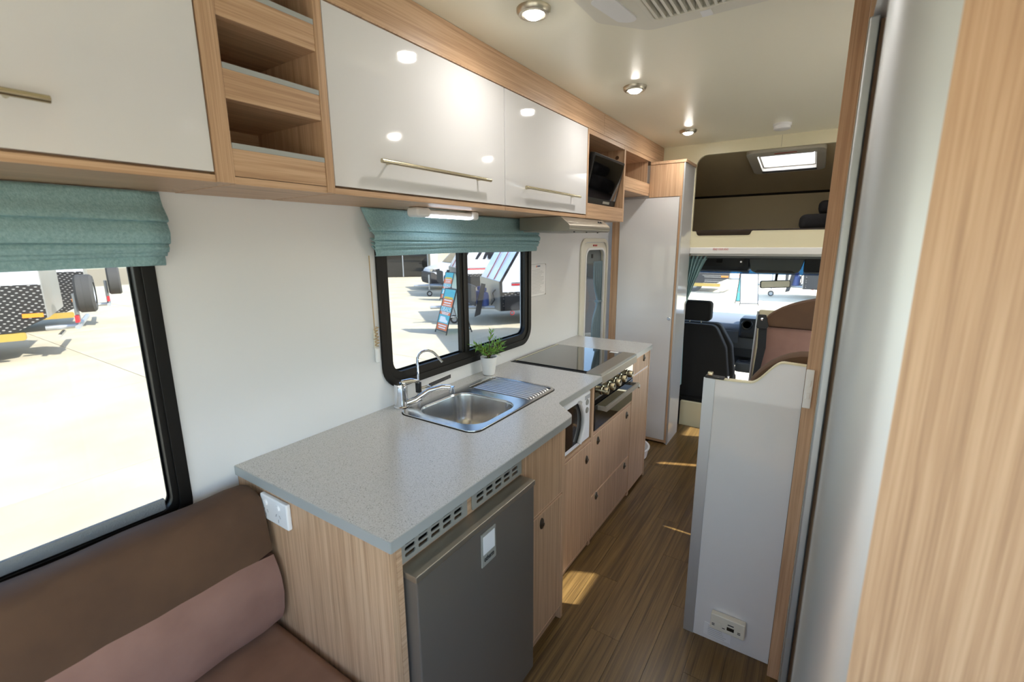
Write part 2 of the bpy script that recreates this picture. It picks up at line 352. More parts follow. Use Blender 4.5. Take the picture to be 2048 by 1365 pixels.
# luton bulkhead above the cab
bulk = MB().prism(rrect(.30, XR, 1.50, ZH, 0), 'y', YB, YB+.02,
        holes=[roundpoly([(.545, 1.617, .004), (.572, 1.617, .006), (.582, 1.584, .02), (.950, 1.584, .02), (.962, 1.615, .012), (1.95, 1.613, .004), (1.95, 2.160, .07), (.545, 2.165, .075)])]).build('wall_front', 'cream', smooth=0)
st(bulk)
MB().prism(roundpoly([(.545, 1.617, .004), (.572, 1.617, .006), (.582, 1.584, .02), (.950, 1.584, .02), (.962, 1.615, .012), (1.95, 1.613, .004), (1.95, 2.160, .07), (.545, 2.165, .075)]), 'y', YB-.003, YB+.024,
   holes=[roundpoly([(.549, 1.621, .004), (.575, 1.621, .006), (.586, 1.588, .02), (.947, 1.588, .02), (.959, 1.619, .012), (1.946, 1.617, .004), (1.946, 2.156, .07), (.549, 2.161, .075)])]).build('opening_edging', 'cream', bulk, smooth=30)
rail = st(MB().box(.545, XR, YB-.014, YB+.03, 1.452, 1.502, bev=.008, seg=3).build('trim_2', 'white_pl'))
text('MIND YOUR HEAD', 'red', rail, (.765, YB-.0146, 1.489), (1, 0, 0), (0, 0, 1), .105, .0145)
B('curtain_track', 'white_pl', rail, .545, XR, YB+.0305, YB+.05, 1.44, 1.455)
B('panel_joint', 'darkline', bulk, 1.085, 1.0862, YB-.0006, YB, 2.165, ZH)

# luton pod over the cab
ceil_prof = [(3.16, 2.200), (3.40, 2.196), (3.7, 2.165), (4.0, 2.125), (4.3, 2.065), (4.56, 1.99)]
def luton_roof():
    b = MB(); hx0, hx1, hy0, hy1 = .915, 1.275, 3.46, 3.90
    def z(y):
        for (a, za), (c, zc) in zip(ceil_prof, ceil_prof[1:]):
            if a <= y <= c: return za+(zc-za)*(y-a)/(c-a)
    ys = [3.16, 3.30, hy0, 3.55, 3.68, 3.8, hy1, 4.05, 4.2, 4.4, 4.56]
    for x0, x1 in ((.06, hx0), (hx0, hx1), (hx1, 2.06)):
        for y0, y1 in zip(ys, ys[1:]):
            if x0 == hx0 and y0 >= hy0 and y1 <= hy1: continue
            v = [b.bm.verts.new(p) for p in ((x0, y0, z(y0)), (x1, y0, z(y0)), (x1, y1, z(y1)), (x0, y1, z(y1)))]; b.bm.faces.new(v)
    bmesh.ops.remove_doubles(b.bm, verts=b.bm.verts[:], dist=.0001)
    bmesh.ops.solidify(b.bm, geom=b.bm.faces[:], thickness=-.03)
    return b.build('luton_roof', 'luton'), z
lroof, rz = luton_roof(); st(lroof)
MB().prism([(4.56, 1.985), (4.66, 1.44), (4.70, 1.44), (4.61, 1.995)], 'x', .06, 2.06).build('luton_nose', 'luton', lroof, smooth=0)
MB().prism([(4.545, 1.992), (4.563, 1.972), (4.575, 1.982), (4.56, 2.0)], 'x', .06, 2.06).build('joint_strip', 'darkline', lroof, smooth=0)
for xx in (.03, 2.06): MB().prism([(3.17, 1.44), (4.68, 1.44), (4.60, 2.03), (3.17, 2.24)], 'x', xx, xx+.03).build('luton_side', 'luton', lroof, smooth=0)
st(B('trim_3', 'cabgrey', None, .05, 2.07, YB+.055, 4.66, 1.425, 1.46))
tag(MB().box(.09, 2.04, YB+.06, 4.55, 1.462, 1.63, bev=.02, seg=3).build('mattress', 'darkbed'), 'dark brown mattress on the bed over the cab', 'mattress')
tag(MB().box(1.20, 1.75, 4.05, 4.48, 1.634, 1.765, bev=.05, seg=4).build('seat_cushion', 'darkcush'), 'charcoal cushion lying on the mattress over the cab, lower of two', 'cushion')
tag(MB().box(1.325, 1.80, 4.12, 4.46, 1.769, 1.875, bev=.04, seg=4).build('ribbed_cushion', 'darkcush'), 'charcoal ribbed cushion stacked on another over the cab', 'cushion')
# roof hatch
ht = thing('roof_hatch', 'white roof hatch frame with glowing milky dome over the cab bed', 'hatch', (1.095, 3.68, 2.12))
slope = math.atan2(rz(3.98)-rz(3.38), .60)
HM = Matrix.Translation((1.095, 3.68, rz(3.68)-.004)) @ Matrix.Rotation(slope, 4, 'X')
MB().prism(rrect(-.255, .245, -.32, .31, .06, 6), 'z', -.03, 0, holes=[rrect(-.185, .185, -.225, .225, .02, 4)], M4=HM, bev=.006).build('frame', 'offwhite', ht)
MB().prism(rrect(-.19, .19, -.23, .23, .02, 4), 'z', -.001, .10, holes=[rrect(-.175, .175, -.215, .215, .02, 4)], M4=HM).build('shaft', 'offwhite', ht)
MB().prism(rrect(-.19, .19, -.23, .23, .03, 4), 'z', .10, .112, M4=HM).build('dome', 'acrylic', ht)
MB().box(-.17, .17, -.215, -.20, -.026, -.014, M4=HM).build('sliding_blind', 'white_pl', ht)
MB().box(-.19, .19, .225, .26, -.034, -.03, M4=HM).build('blind_handle', 'blackpl', ht)
MB().box(-.07, .07, -.277, -.263, -.0312, -.0300, M4=HM).build('warning_print', 'red', ht, smooth=0)

# ceiling fittings
def downlight(x, y, label, group=None, power=.7, beam='downlight_beam'):
    t = thing('downlight', label, 'light', (x, y, ZH-.022), group)
    MB().lathe([(.030, -.014), (.036, -.018), (.046, -.016), (.052, -.008), (.053, 0), (.03, 0)], (x, y, ZH), 28).build('ring', 'ring', t)
    MB().lathe([(0, -.027), (.012, -.0262), (.022, -.023), (.028, -.018), (.0305, -.012), (.031, -.002)], (x, y, ZH), 28).build('lens', 'lamp', t)
    l = bpy.data.lights.new(beam, 'AREA'); l.shape = 'DISK'; l.size = .06; l.energy = power; l.color = (1, .96, .91); l.spread = math.radians(165)
    o = bpy.data.objects.new(beam, l); COL.objects.link(o); o.parent = t; o.location = (0, 0, -.008)
    return t
downlight(.574, .763, 'round recessed downlight beside the ceiling air conditioner')
downlight(.590, 1.645, 'round recessed downlight between the air conditioner and the bulkhead end light')
downlight(.592, 2.663, 'round recessed downlight near the bulkhead above the tall cupboard')
downlight(1.60, 1.645, 'round recessed downlight above the dinette seat by the partition', beam='downlight_beam_offscreen')
downlight(1.60, 2.663, 'round recessed downlight above the dinette seat with the belt', beam='downlight_beam_offscreen')
t = tag(MB().lathe([(0, -.034), (.040, -.034), (.046, -.030), (.047, -.016), (.050, -.014), (.050, 0), (0, 0)], (1.106, 2.81, ZH), 28).build('smoke_alarm', 'white_pl'), 'round white smoke alarm on the ceiling near the bulkhead', 'smoke alarm')
ac = thing('air_conditioner', 'cream roof air conditioner with slatted grille on the ceiling', 'air conditioner', (1.15, .62, ZH-.05))
MB().prism(roundpoly([(.742, .10, .08), (1.405, .10, .08), (1.405, 1.0, .08), (.86, 1.0, .05), (.742, .86, .05)]), 'z', ZH-.045, ZH, holes=[rrect(.90, 1.30, .30, .93, .02, 3)], bev=.012).build('housing', 'offwhite', ac)
MB().prism(rrect(.885, 1.315, .285, .945, .025, 4), 'z', ZH-.052, ZH-.04, holes=[rrect(.90, 1.30, .30, .93, .02, 4)], bev=.003).build('grille_frame', 'offwhite', ac)
B('filter', 'blackpl', ac, .90, 1.30, .30, .93, ZH-.02, ZH-.012)
for i in range(20): B('slat', 'offwhite', ac, .902+i*.0203, .910+i*.0203, .30, .93, ZH-.05, ZH-.03, smooth=0)
MB().prism(roundpoly([(.77, .70, .02), (.84, .74, .02), (.86, .93, .02), (.80, .88, .03)]), 'z', ZH-.049, ZH-.044).build('air_outlet', 'white_pl', ac)
B('catch', 'white_pl', ac, 1.02, 1.05, .945, .985, ZH-.052, ZH-.045, bev=.002)

# ================================================================== OVERHEAD CABINETS
XD = .302; ZU = 1.671
def bar_handle(p, y0, y1, z):
    b = MB(); b.tube([(XD+.030, y0, z), (XD+.030, y1, z)], .0062, 12)
    for y in (y0+.045, y1-.045): b.tube([(XD-.002, y, z), (XD+.030, y, z)], .004, 8)
    return b.build('handle', 'champ', p)
def overhead(name, y0, y1, label, hy0, hy1):
    t = thing(name, label, 'cabinet', (.15, (y0+y1)/2, ZU))
    b = MB(); b.box(0, XD-.022, y0, y1, ZU+.016, 2.236)
    b.build('carcass', 'oak_y', t, smooth=0)
    B('bottom_panel', 'oak_y', t, 0.001, XD, y0, y1, ZU, ZU+.0155, bev=.0008)
    d = MB().box(XD-.018, XD, y0+.0025, y1-.0015, 1.692, 2.126, bev=.0012).build('door', 'gloss', t)
    h = bar_handle(d, hy0, hy1, 1.770)
    return t
overhead('overhead_cabinet', -1.60, -.088, 'white gloss overhead cabinet door left of the open shelves, above the sofa', -.86, -.337)
overhead('overhead_cabinet', .204, .999, 'wide white gloss overhead cabinet right of the open shelves', .343, .863)
overhead('overhead_cabinet', 1.001, 1.776, 'white gloss overhead cabinet between its wide neighbour and the television niche', 1.114, 1.640)
# open shelves
t = thing('open_shelf_unit', 'oak open shelf unit with grey edged shelves between white overhead cabinets', 'shelf', (.15, .06, ZU))
for y0, y1 in ((-.087, -.049), (.180, .203)): B('stile', 'oak_z', t, .0, XD+.003, y0, y1, ZU+.001, 2.236, bev=.001)
B('back_panel', 'oak_y', t, 0.0, .008, -.049, .180, ZU+.016, 2.236)
B('bottom_panel', 'oak_y', t, .001, XD, -.049, .180, ZU, ZU+.0155)
for z0, z1 in ((1.688, 1.745), (1.845, 1.903), (2.002, 2.060), (2.159, 2.216)):
    r = B('shelf', 'oak_y', t, .008, XD-.0145, -.048, .179, z0, z0+.014); B('lip', 'oak_y', r, XD-.014, XD+.001, -.048, .179, z0, z1)
    lab(B('edge_strip', 'alu_edge', r, XD-.016, XD+.002, -.048, .179, z1, z1+.012, bev=.001), 'grey strip along the shelf edge')
# television niche
t = thing('television_niche', 'oak open niche holding the small television', 'shelf', (.15, 2.05, 1.655))
B('side_panel', 'oak_z', t, 0, XD+.002, 1.777, 1.792, 1.671, 2.13, bev=.001); B('side_panel', 'oak_z', t, 0, XD+.002, 2.322, 2.345, 1.671, 2.13, bev=.001)
B('back_panel', 'oak_y', t, 0, .008, 1.792, 2.322, 1.671, 2.13); B('top_panel', 'oak_y', t, .008, XD+.001, 1.792, 2.322, 2.103, 2.13, bev=.001)
B('bottom_panel', 'oak_y', t, .008, XD+.002, 1.792, 2.322, 1.671, 1.752, bev=.001)
o = MB().lathe([(0, 0), (.012, 0), (.012, .004), (.006, .006), (0, .006)], (.255, 2.3215, 2.06), 14, axis='y', M4=None).build('socket', 'chrome', t)
# open cubby next to the wardrobe
t = thing('open_cubby', 'empty oak cubby between the television niche and the tall cupboard', 'shelf', (.15, 2.6, 1.868))
B('top_panel', 'oak_y', t, 0, XD+.001, 2.346, 3.02, 2.103, 2.13, bev=.001); B('bottom_panel', 'oak_y', t, 0, XD, 2.346, 2.844, 1.868, 1.885)
B('lip', 'oak_y', t, XD-.016, XD+.002, 2.346, 2.844, 1.8855, 1.952, bev=.001); B('back_panel', 'oak_y', t, 0, .008, 2.346, 2.844, 1.885, 2.103)
B('end_panel', 'oak_z', t, .008, XD-.017, 2.835, 2.844, 1.885, 2.103)
tr = st(MB().box(XD-.012, XD+.004, -1.6, 1.98, 2.131, ZH-.001).build('trim_1', 'oak_y', smooth=0))
B('fascia_board', 'oak_y', tr, XD-.012, XD+.004, 1.9815, YB-.001, 2.131, ZH-.001, smooth=0)
B('fascia_lip', 'oak_x', tr, XD-.0185, XD+.0045, -1.6, 3.1, 2.1275, 2.1308, smooth=0)

# television
tv = thing('television', 'small black flat television leaning in the oak niche', 'television', (.28, 2.05, 1.757))
th = math.atan2(.328-.268, .256)
TM = Matrix.Translation((.268, 2.043, 1.758)) @ Matrix.Rotation(th, 4, 'Y')
MB().prism(rrect(-.2275, .2275, 0, .262, .008, 3), 'x', -.028, 0, M4=TM, bev=.003).build('casing', 'black', tv)
MB().prism(rrect(-.212, .212, .034, .248, .002, 2), 'x', .0002, .0012, M4=TM).build('screen', 'blackgl', tv)
MB().box(.0003, .0012, .03, .13, .010, .024, M4=TM).build('badge_strip', 'greypl', tv)
MB().prism(rrect(-.06, .06, .06, .2, .01, 3), 'x', -.05, -.028, M4=TM).build('rear_bulge', 'blackpl', tv)
MB().box(-.045, -.02, -.07, .07, -.004, .002, M4=TM).build('foot', 'blackpl', tv)

# range hood
hd = thing('range_hood', 'stainless slimline range hood under the cabinets above the cooktop', 'range hood', (.17, 1.74, 1.595))
HP = [(.062, 1.669), (.300, 1.669), (.345, 1.634), (.352, 1.622), (.350, 1.606), (.338, 1.598), (.062, 1.606)]
MB().prism(HP, 'y', 1.485, 2.005, bev=.0015).build('canopy', 'hoodsteel', hd)
for y in (1.90, 1.93): MB().box(-.004, .004, -.009, .009, -.002, .004, bev=.001, M4=Matrix.Translation((.325, y, 1.652)) @ Matrix.Rotation(math.radians(52), 4, 'Y')).build('switch', 'blackpl', hd)
B('filter', 'greypl', hd, .07, .30, 1.51, 1.98, 1.5975, 1.603)
for y in (1.6, 1.75, 1.9): MB().lathe([(0, -.005), (.004, -.005), (.005, 0), (0, 0)], (.32, y, 1.5985), 8).build('screw', 'blackpl', hd)
# under-cabinet strip lamp
sp = thing('strip_light', 'white strip lamp glowing under the overhead cabinet at the blind', 'light', (.15, .81, 1.63))
for y0, y1 in ((.630, .700), (.950, .990)): MB().box(.120, .180, y0, y1, 1.636, 1.6705, bev=.012, seg=4).build('end_cap', 'white_pl', sp)
B('bar', 'white_pl', sp, .130, .170, .70, .95, 1.645, 1.662, bev=.004)
B('diffuser', 'tube', sp, .138, .172, .702, .948, 1.637, 1.6448, bev=.004)

# ================================================================== WARDROBE
wd = thing('wardrobe', 'tall white cupboard with oak edges and oak top beside the entry door', 'wardrobe', (.3, 3.0, 0))
B('carcass', 'gloss', wd, .06, .520, 2.862, 3.146, .012, 2.08, smooth=0)
B('front_stile', 'oak_z', wd, .035, .092, 2.845, 2.861, .012, 1.856, bev=.001)
B('front_stile', 'oak_z', wd, .522, .545, 2.845, 2.861, .012, 1.856, bev=.001)
B('kick_rail', 'oak_x', wd, .092, .522, 2.845, 2.861, .012, .032, bev=.001)
d = B('door', 'gloss', wd, .094, .520, 2.843, 2.8605, .034, 1.852, bev=.0012)
MB().lathe([(0, -.006), (.010, -.006), (.013, -.003), (.014, 0), (0, 0)], (.500, 2.843, .989), 18, axis='y').build('push_button', 'chrome', d)
B('upper_panel', 'oak_z', wd, .3045, .545, 2.845, 2.861, 1.857, 2.078, bev=.001)
B('side_panel', 'gloss', wd, .5205, .545, 2.8615, 3.147, .0, 2.078, smooth=0)
lab(MB().tube([(.541, 2.849, .0), (.541, 2.849, 2.078)], .006, 12).build('corner_strip', 'alu', wd), 'polished metal corner strip')
B('top_panel', 'oak_y', wd, .3065, .552, 2.840, 3.148, 2.079, 2.098, bev=.001)

# ================================================================== BLINDS, CURTAINS
def prof(zt, z1, z2, z3, z4, zb):
    q = [[(.020, zt), (.030, (zt+z1)/2), (.046, z1+.01), (.050, z1), (.034, z1-.004)],
         [(.028, z1+.01), (.047, z1-.008), (.056, (z1+z2)/2), (.052, z2+.004), (.036, z2)],
         [(.024, z2+.01), (.046, z2-.001), (.050, (z2+z3)/2), (.045, z3), (.034, z3)],
         [(.022, z3+.01), (.041, z3-.001), (.044, (z3+z4)/2), (.040, z4), (.03, z4)],
         [(.018, z4+.01), (.034, z4-.002), (.036, (z4+zb)/2), (.034, zb), (.028, zb)]]
    return q
def roman_blind(label, y0, y1, zt, q, skew, seed):
    random.seed(seed); t = thing('roman_blind', label, 'blind', (.03, (y0+y1)/2, q[-1][-1][1])); ph = random.random()*6
    for k, pr in enumerate(q):
        n = len(pr)-1; ins = .003*k
        def f(a, b):
            j = min(int(b*n), n-1); s = b*n-j; x = pr[j][0]+(pr[j+1][0]-pr[j][0])*s; z = pr[j][1]+(pr[j+1][1]-pr[j][1])*s
            y = y0+ins+skew*(zt-z)+(y1-y0-2*ins-skew*(zt-z))*a
            if z < zt-.012: x += .003*math.sin(a*9+ph+z*30); z += .002*math.sin(a*7+ph*2+k)
            return Vector((x, y, z))
        MB().grid(f, 28, n*4).build('drop' if k == 0 else 'fold', 'teal', t, smooth=60, solid=.003)
    return t
roman_blind('teal roman blind gathered above the window over the sofa', -1.42, -.092, 1.668, prof(1.668, 1.600, 1.545, 1.527, 1.516, 1.492), -.02, 3)
roman_blind('teal roman blind gathered above the kitchen sink window', .512, 1.715, 1.668, prof(1.668, 1.588, 1.552, 1.538, 1.526, 1.500), .20, 5)
cc = thing('blind_cord', 'tan pull cord wound on a cleat left of the sink window', 'cord', (.012, .545, 1.10))
MB().tube([(.012, .540, 1.50), (.012, .541, 1.36), (.012, .543, 1.22)], .0018, 6).build('cord', 'cord', cc)
MB().tube([(.014+.004*math.sin(k*2.1), .548+.010*math.sin(k*1.7), 1.235-.0033*k) for k in range(24)], .0022, 6).build('coil', 'cord', cc)
B('cleat', 'offwhite', cc, .0005, .010, .543, .553, 1.15, 1.225, bev=.002); B('weight', 'white_pl', cc, .004, .020, .540, .558, 1.095, 1.155, bev=.006, seg=3)

def curtain(name, label, m, fn, nu=60, nv=30, cat='curtain'):
    t = thing(name, label, cat, fn(.5, 1.0)); MB().grid(fn, nu, nv).build('drape', m, t, smooth=70, solid=.002); return t
def doorcurt(a, b):
    z = 1.405-.62*b; tie = 1.10; wd_ = .155-.085*math.exp(-((z-tie)/.10)**2)+.05*max(0, (tie-z))
    y = 2.788-wd_*(1-a); return Vector((-.018+.010*math.sin(a*28)+.0*b, y, z))
c = curtain('door_curtain', 'blue grey curtain tied back at the entry door window', 'tealgrey', doorcurt)
MB().box(-.034, .0, 2.708, 2.79, 1.09, 1.108, bev=.004).build('tie_band', 'tealgrey', c)
def cabcurt(a, b):
    z = 1.437-1.05*b; rgt = .675-.155*min(1, b*1.05/.40)**.8 if z > 1.03 else .52+.02*(1.03-z)
    xx = .535-.02+(max(rgt, .525)-.515)*a; return Vector((xx, YB+.055+.018*math.sin(a*34)+.02*b, z))
c = curtain('cab_curtain', 'teal cab curtain pulled aside behind the tall cupboard', 'teal', cabcurt)
MB().grid(lambda a, b: cabcurt(a, 0)+Vector((0, -.003*math.sin(a*80), .012*b)), 60, 2).build('header_tape', 'cord', c, solid=.003)

# ================================================================== KITCHEN RUN
ZC, ZT = .90, .872
wt = thing('worktop', 'grey speckled kitchen worktop with sink cutout and metal edge', 'worktop', (.3, 1.1, ZT))
out = roundpoly([(0.001, 0), (.668, 0), (.668, .905, .055), (.555, 1.0, .03), (.555, 1.459), (.016, 1.459), (.016, 1.981), (.545, 1.981, .012), (.545, 2.329, .02), (0.001, 2.329)])
MB().prism(out, 'z', ZT, ZC, holes=[rrect(.105, .448, .585, 1.145, .03)], bev=0).build('slab', 'stone', wt, smooth=40)
def edge(pts, nm, m):
    n = len(pts); b = MB()
    for (p, q) in zip(pts, pts[1:]):
        d = (Vector(q)-Vector(p)); 
        if d.length < 1e-5: continue
        nn = Vector((d.y, -d.x)).normalized()*.0018
        vv = [(p[0], p[1]), (q[0], q[1]), (q[0]+nn.x, q[1]+nn.y), (p[0]+nn.x, p[1]+nn.y)]; b.prism(vv, 'z', ZT-.0005, ZC-.001)
    return b.build(nm, m, wt, smooth=50)
i0 = 1; fr = [p for p in out]
k = [j for j, p in enumerate(out) if abs(p[1]-1.459) < 1e-4][0]; edge(out[0:k+1], 'edge_strip', 'alu_edge')
k2 = [j for j, p in enumerate(out) if abs(p[0]-.545) < .02 and p[1] > 1.975][0]; edge(out[k2:], 'edge_strip', 'alu_edge')

def oakdoor(name, p, x0, x1, y0, y1, z0, z1):
    d = B(name, 'oak_z', p, x0, x1, y0, y1, z0, z1, bev=.0012)
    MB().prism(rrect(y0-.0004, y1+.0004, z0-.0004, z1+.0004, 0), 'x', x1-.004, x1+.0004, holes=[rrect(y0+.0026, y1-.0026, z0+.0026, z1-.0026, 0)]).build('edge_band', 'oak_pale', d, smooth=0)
    return d
def latch(p, x, y, z):
    b = MB(); b.lathe([(0, .007), (.011, .0065), (.0155, .004), (.0165, 0)], (0, 0, 0), 16, axis='x', M4=Matrix.Translation((x, y, z)) @ Matrix.Diagonal((1, .8, 1.35, 1)))
    b.lathe([(0, .011), (.006, .011), (.007, .006), (.007, .004)], (0, 0, 0), 10, axis='x', M4=Matrix.Translation((x, y, z)))
    return b.build('latch', 'latch', p)
# fridge housing
hz = thing('fridge_cabinet', 'oak fridge housing at the sofa end of the kitchen', 'cabinet', (.3, .3, 0))
B('end_panel', 'oak_z', hz, .002, .655, .004, .024, 0, .870, bev=.001)
lab(B('end_edging', 'oak_y', hz, .636, .656, .0245, .041, 0, .870, smooth=0), 'darker oak edging post')
B('right_panel', 'oak_z', hz, .02, .642, .588, .602, 0, .870)
B('back_panel', 'oak_z', hz, .02, .03, .025, .588, 0, .86)
fr_ = MB().prism(rrect(.041, .588, .783, .870, 0), 'x', .620, .634, holes=[rrect(.052, .294, .803, .862, 0), rrect(.330, .578, .803, .862, 0)]).build('top_rail', 'oak_y', hz, smooth=0)
def vent(y0, y1, z0, z1):
    hs = []; n = 5; w_ = (y1-y0-.03)/n
    for i in range(n):
        a = y0+.015+i*w_
        for k in range(3): hs.append(rrect(a+.004, a+w_-.006, z0+.012+k*.0165, z0+.0225+k*.0165, .004, 2))
    v = MB().prism(rrect(y0, y1, z0, z1, .003, 2), 'x', .636, .640, holes=hs).build('vent_grille', 'greypl', hz, smooth=0)
vent(.046, .300, .797, .868); vent(.324, .584, .797, .868)
fg = thing('fridge', 'dark grey bar fridge with a metal top edge under the worktop', 'fridge', (.35, .31, .05))
B('casing', 'blackpl', fg, .05, .632, .046, .584, .045, .780)
B('door', 'fridge', fg, .636, .690, .050, .582, .062, .772, bev=.004, seg=3)
lab(B('top_cap', 'hoodsteel', fg, .634, .694, .046, .584, .772, .790, bev=.003), 'brushed metal cap along the fridge door top')
lt = B('door_plate', 'greypl', fg, .690, .6945, .292, .360, .652, .756, bev=.002)
B('card', 'paper', lt, .6942, .6955, .298, .352, .690, .746); text('otherm', 'blackprint', lt, (.6960, .324, .675), (0, 1, 0), (0, 0, 1), .045, .016)
# drawer unit proud of the rest
du = thing('drawer_cabinet', 'narrow oak cabinet with a drawer over a door beside the fridge', 'cabinet', (.3, .75, 0))
B('carcass', 'oak_z', du, .02, .620, .604, .883, .05, .70, smooth=0); B('kickboard', 'oak_y', du, .56, .618, .604, .900, 0, .055)
B('side_panel', 'oak_z', du, .54, .640, .884, .902, 0, ZT-.001, bev=.001)
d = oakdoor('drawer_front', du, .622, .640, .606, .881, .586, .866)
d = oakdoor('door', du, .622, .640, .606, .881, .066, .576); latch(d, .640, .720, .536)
B('gap_strip', 'oak_y', du, .622, .634, .606, .881, .577, .585)
# microwave unit
mu = thing('microwave_cabinet', 'oak cabinet with a niche for the microwave above a door', 'cabinet', (.3, 1.15, 0))
B('side_panel', 'oak_z', mu, .03, .540, .904, .922, 0, .870); B('side_panel', 'oak_z', mu, .03, .540, 1.386, 1.402, 0, .870, bev=.001)
B('niche_floor', 'oak_y', mu, .03, .540, .922, 1.386, .585, .603, bev=.001); B('back_panel', 'oak_z', mu, .03, .04, .922, 1.386, 0, .87)
B('top_rail', 'oak_y', mu, .50, .538, .922, 1.386, .856, .870); B('kickboard', 'oak_y', mu, .49, .530, .922, 1.386, 0, .03)
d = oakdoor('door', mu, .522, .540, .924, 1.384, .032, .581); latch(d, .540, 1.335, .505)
mw = thing('microwave', 'white microwave oven with dark door and curved handle in its niche', 'microwave', (.35, 1.16, .604))
B('casing', 'white_pl', mw, .10, .512, .930, 1.378, .606, .850, bev=.004)
B('front_frame', 'white_pl', mw, .512, .535, .930, 1.376, .606, .850, bev=.008, seg=3)
MB().prism(roundpoly([(.95, .632, .01), (1.235, .632), (1.262, .68), (1.270, .735), (1.262, .79), (1.235, .825), (.95, .825, .01)]), 'x', .535, .5365).build('door_glass', 'blackgl', mw)
MB().tube([(.546, 1.232+.045*math.sin(math.pi*k/12), .63+.2*k/12) for k in range(13)], .011, 10).build('handle', 'white_pl', mw)
for z in (.80, .76): MB().lathe([(0, .004), (.013, .004), (.015, 0)], (.535, 1.335, z), 16, axis='x').build('dial', 'greypl', mw)
B('print', 'greyprint', mw, .5352, .5358, 1.31, 1.365, .815, .835)
# oven unit and cooker
ou = thing('oven_cabinet', 'oak housing around the black oven with two drop-down doors below', 'cabinet', (.3, 1.7, 0))
B('side_panel', 'oak_z', ou, .03, .540, 1.403, 1.409, 0, .868); B('side_panel', 'oak_z', ou, .03, .542, 1.962, 1.986, 0, .868, bev=.001)
B('oven_shelf', 'oak_y', ou, .03, .540, 1.409, 1.962, .606, .622, bev=.001); B('back_panel', 'oak_z', ou, .03, .04, 1.409, 1.962, 0, .85); B('kickboard', 'oak_y', ou, .49, .530, 1.409, 1.962, 0, .03)
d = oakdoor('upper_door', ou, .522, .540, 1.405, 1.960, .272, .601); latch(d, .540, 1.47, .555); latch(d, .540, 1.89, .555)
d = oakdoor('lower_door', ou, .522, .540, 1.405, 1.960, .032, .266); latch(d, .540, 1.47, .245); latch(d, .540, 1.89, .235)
ck = thing('cooker', 'black glass cooktop with stainless front rail over a black oven', 'cooker', (.3, 1.72, .62))
B('hob_frame', 'blackpl', ck, .018, .536, 1.462, 1.978, .882, .9025, bev=.001); B('hob_lid', 'blackgl', ck, .050, .470, 1.480, 1.972, .9025, .9075, bev=.0015)
lab(B('hinge_rail', 'champ', ck, .036, .048, 1.480, 1.972, .9026, .908, bev=.001), 'brushed metal strip behind the glass')
B('vent_tab', 'white_pl', ck, .405, .455, 1.93, 1.955, .9076, .909)
lab(MB().prism(roundpoly([(.472, .9085), (.546, .9085, .006), (.556, .897, .006), (.556, .858), (.54, .858), (.54, .88), (.472, .88)]), 'y', 1.461, 1.979).build('front_rail', 'hoodsteel', ck), 'stainless front rail of the cooktop')
B('oven_body', 'blackpl', ck, .06, .530, 1.412, 1.958, .624, .866)
B('control_panel', 'blackgl', ck, .530, .5425, 1.412, 1.958, .765, .862, bev=.001)
dd = B('oven_door', 'blackgl', ck, .530, .546, 1.412, 1.958, .626, .762, bev=.002)
for i, y in enumerate((1.50, 1.585, 1.67, 1.755, 1.86)):
    k_ = MB().lathe([(0, .034), (.016, .034), (.019, .030), (.020, .006), (.024, .004), (.024, 0)], (.5425, y, .815), 18, axis='x').build('knob', 'champ', ck)
    MB().box(.5765, .579, y-.002, y+.002, .815, .832).build('pointer', 'blackpl', k_)
b = MB(); b.box(.582, .594, 1.440, 1.930, .728, .752, bev=.0015)
for y in (1.440, 1.918): b.box(.546, .582, y, y+.012, .730, .750)
b.build('oven_handle', 'hoodsteel', dd)
# slim end cabinet
eu = thing('end_cabinet', 'slim oak cabinet with a small drawer over a tall door by the entry', 'cabinet', (.3, 2.15, 0))
B('carcass', 'oak_z', eu, .03, .515, 1.988, 2.268, .01, .868, smooth=0); B('end_panel', 'oak_z', eu, .03, .542, 2.270, 2.288, 0, .870, bev=.001)
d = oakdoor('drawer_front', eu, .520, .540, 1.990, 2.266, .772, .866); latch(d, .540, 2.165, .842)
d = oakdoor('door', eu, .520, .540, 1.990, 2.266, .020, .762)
MB().lathe([(0, .026), (.008, .026), (.012, .022), (.012, .017), (.006, .012), (.006, .006), (.011, .003), (.011, 0)], (.540, 2.035, .695), 16, axis='x').build('knob', 'ring', d)
lab(B('gap_strip', 'white_pl', eu, .520, .538, 1.990, 2.266, .763, .771), 'pale strip between drawer and door')
tag(MB().lathe([(0, .0), (.13, .0), (.15, .01), (.16, .07), (.168, .075), (.168, .082), (.155, .082), (.145, .02), (0, .014)], (.335, 2.52, .0), 36).build('plastic_basin', 'white_pl'), 'white round plastic basin on the floor behind the slim end cabinet', 'basin')

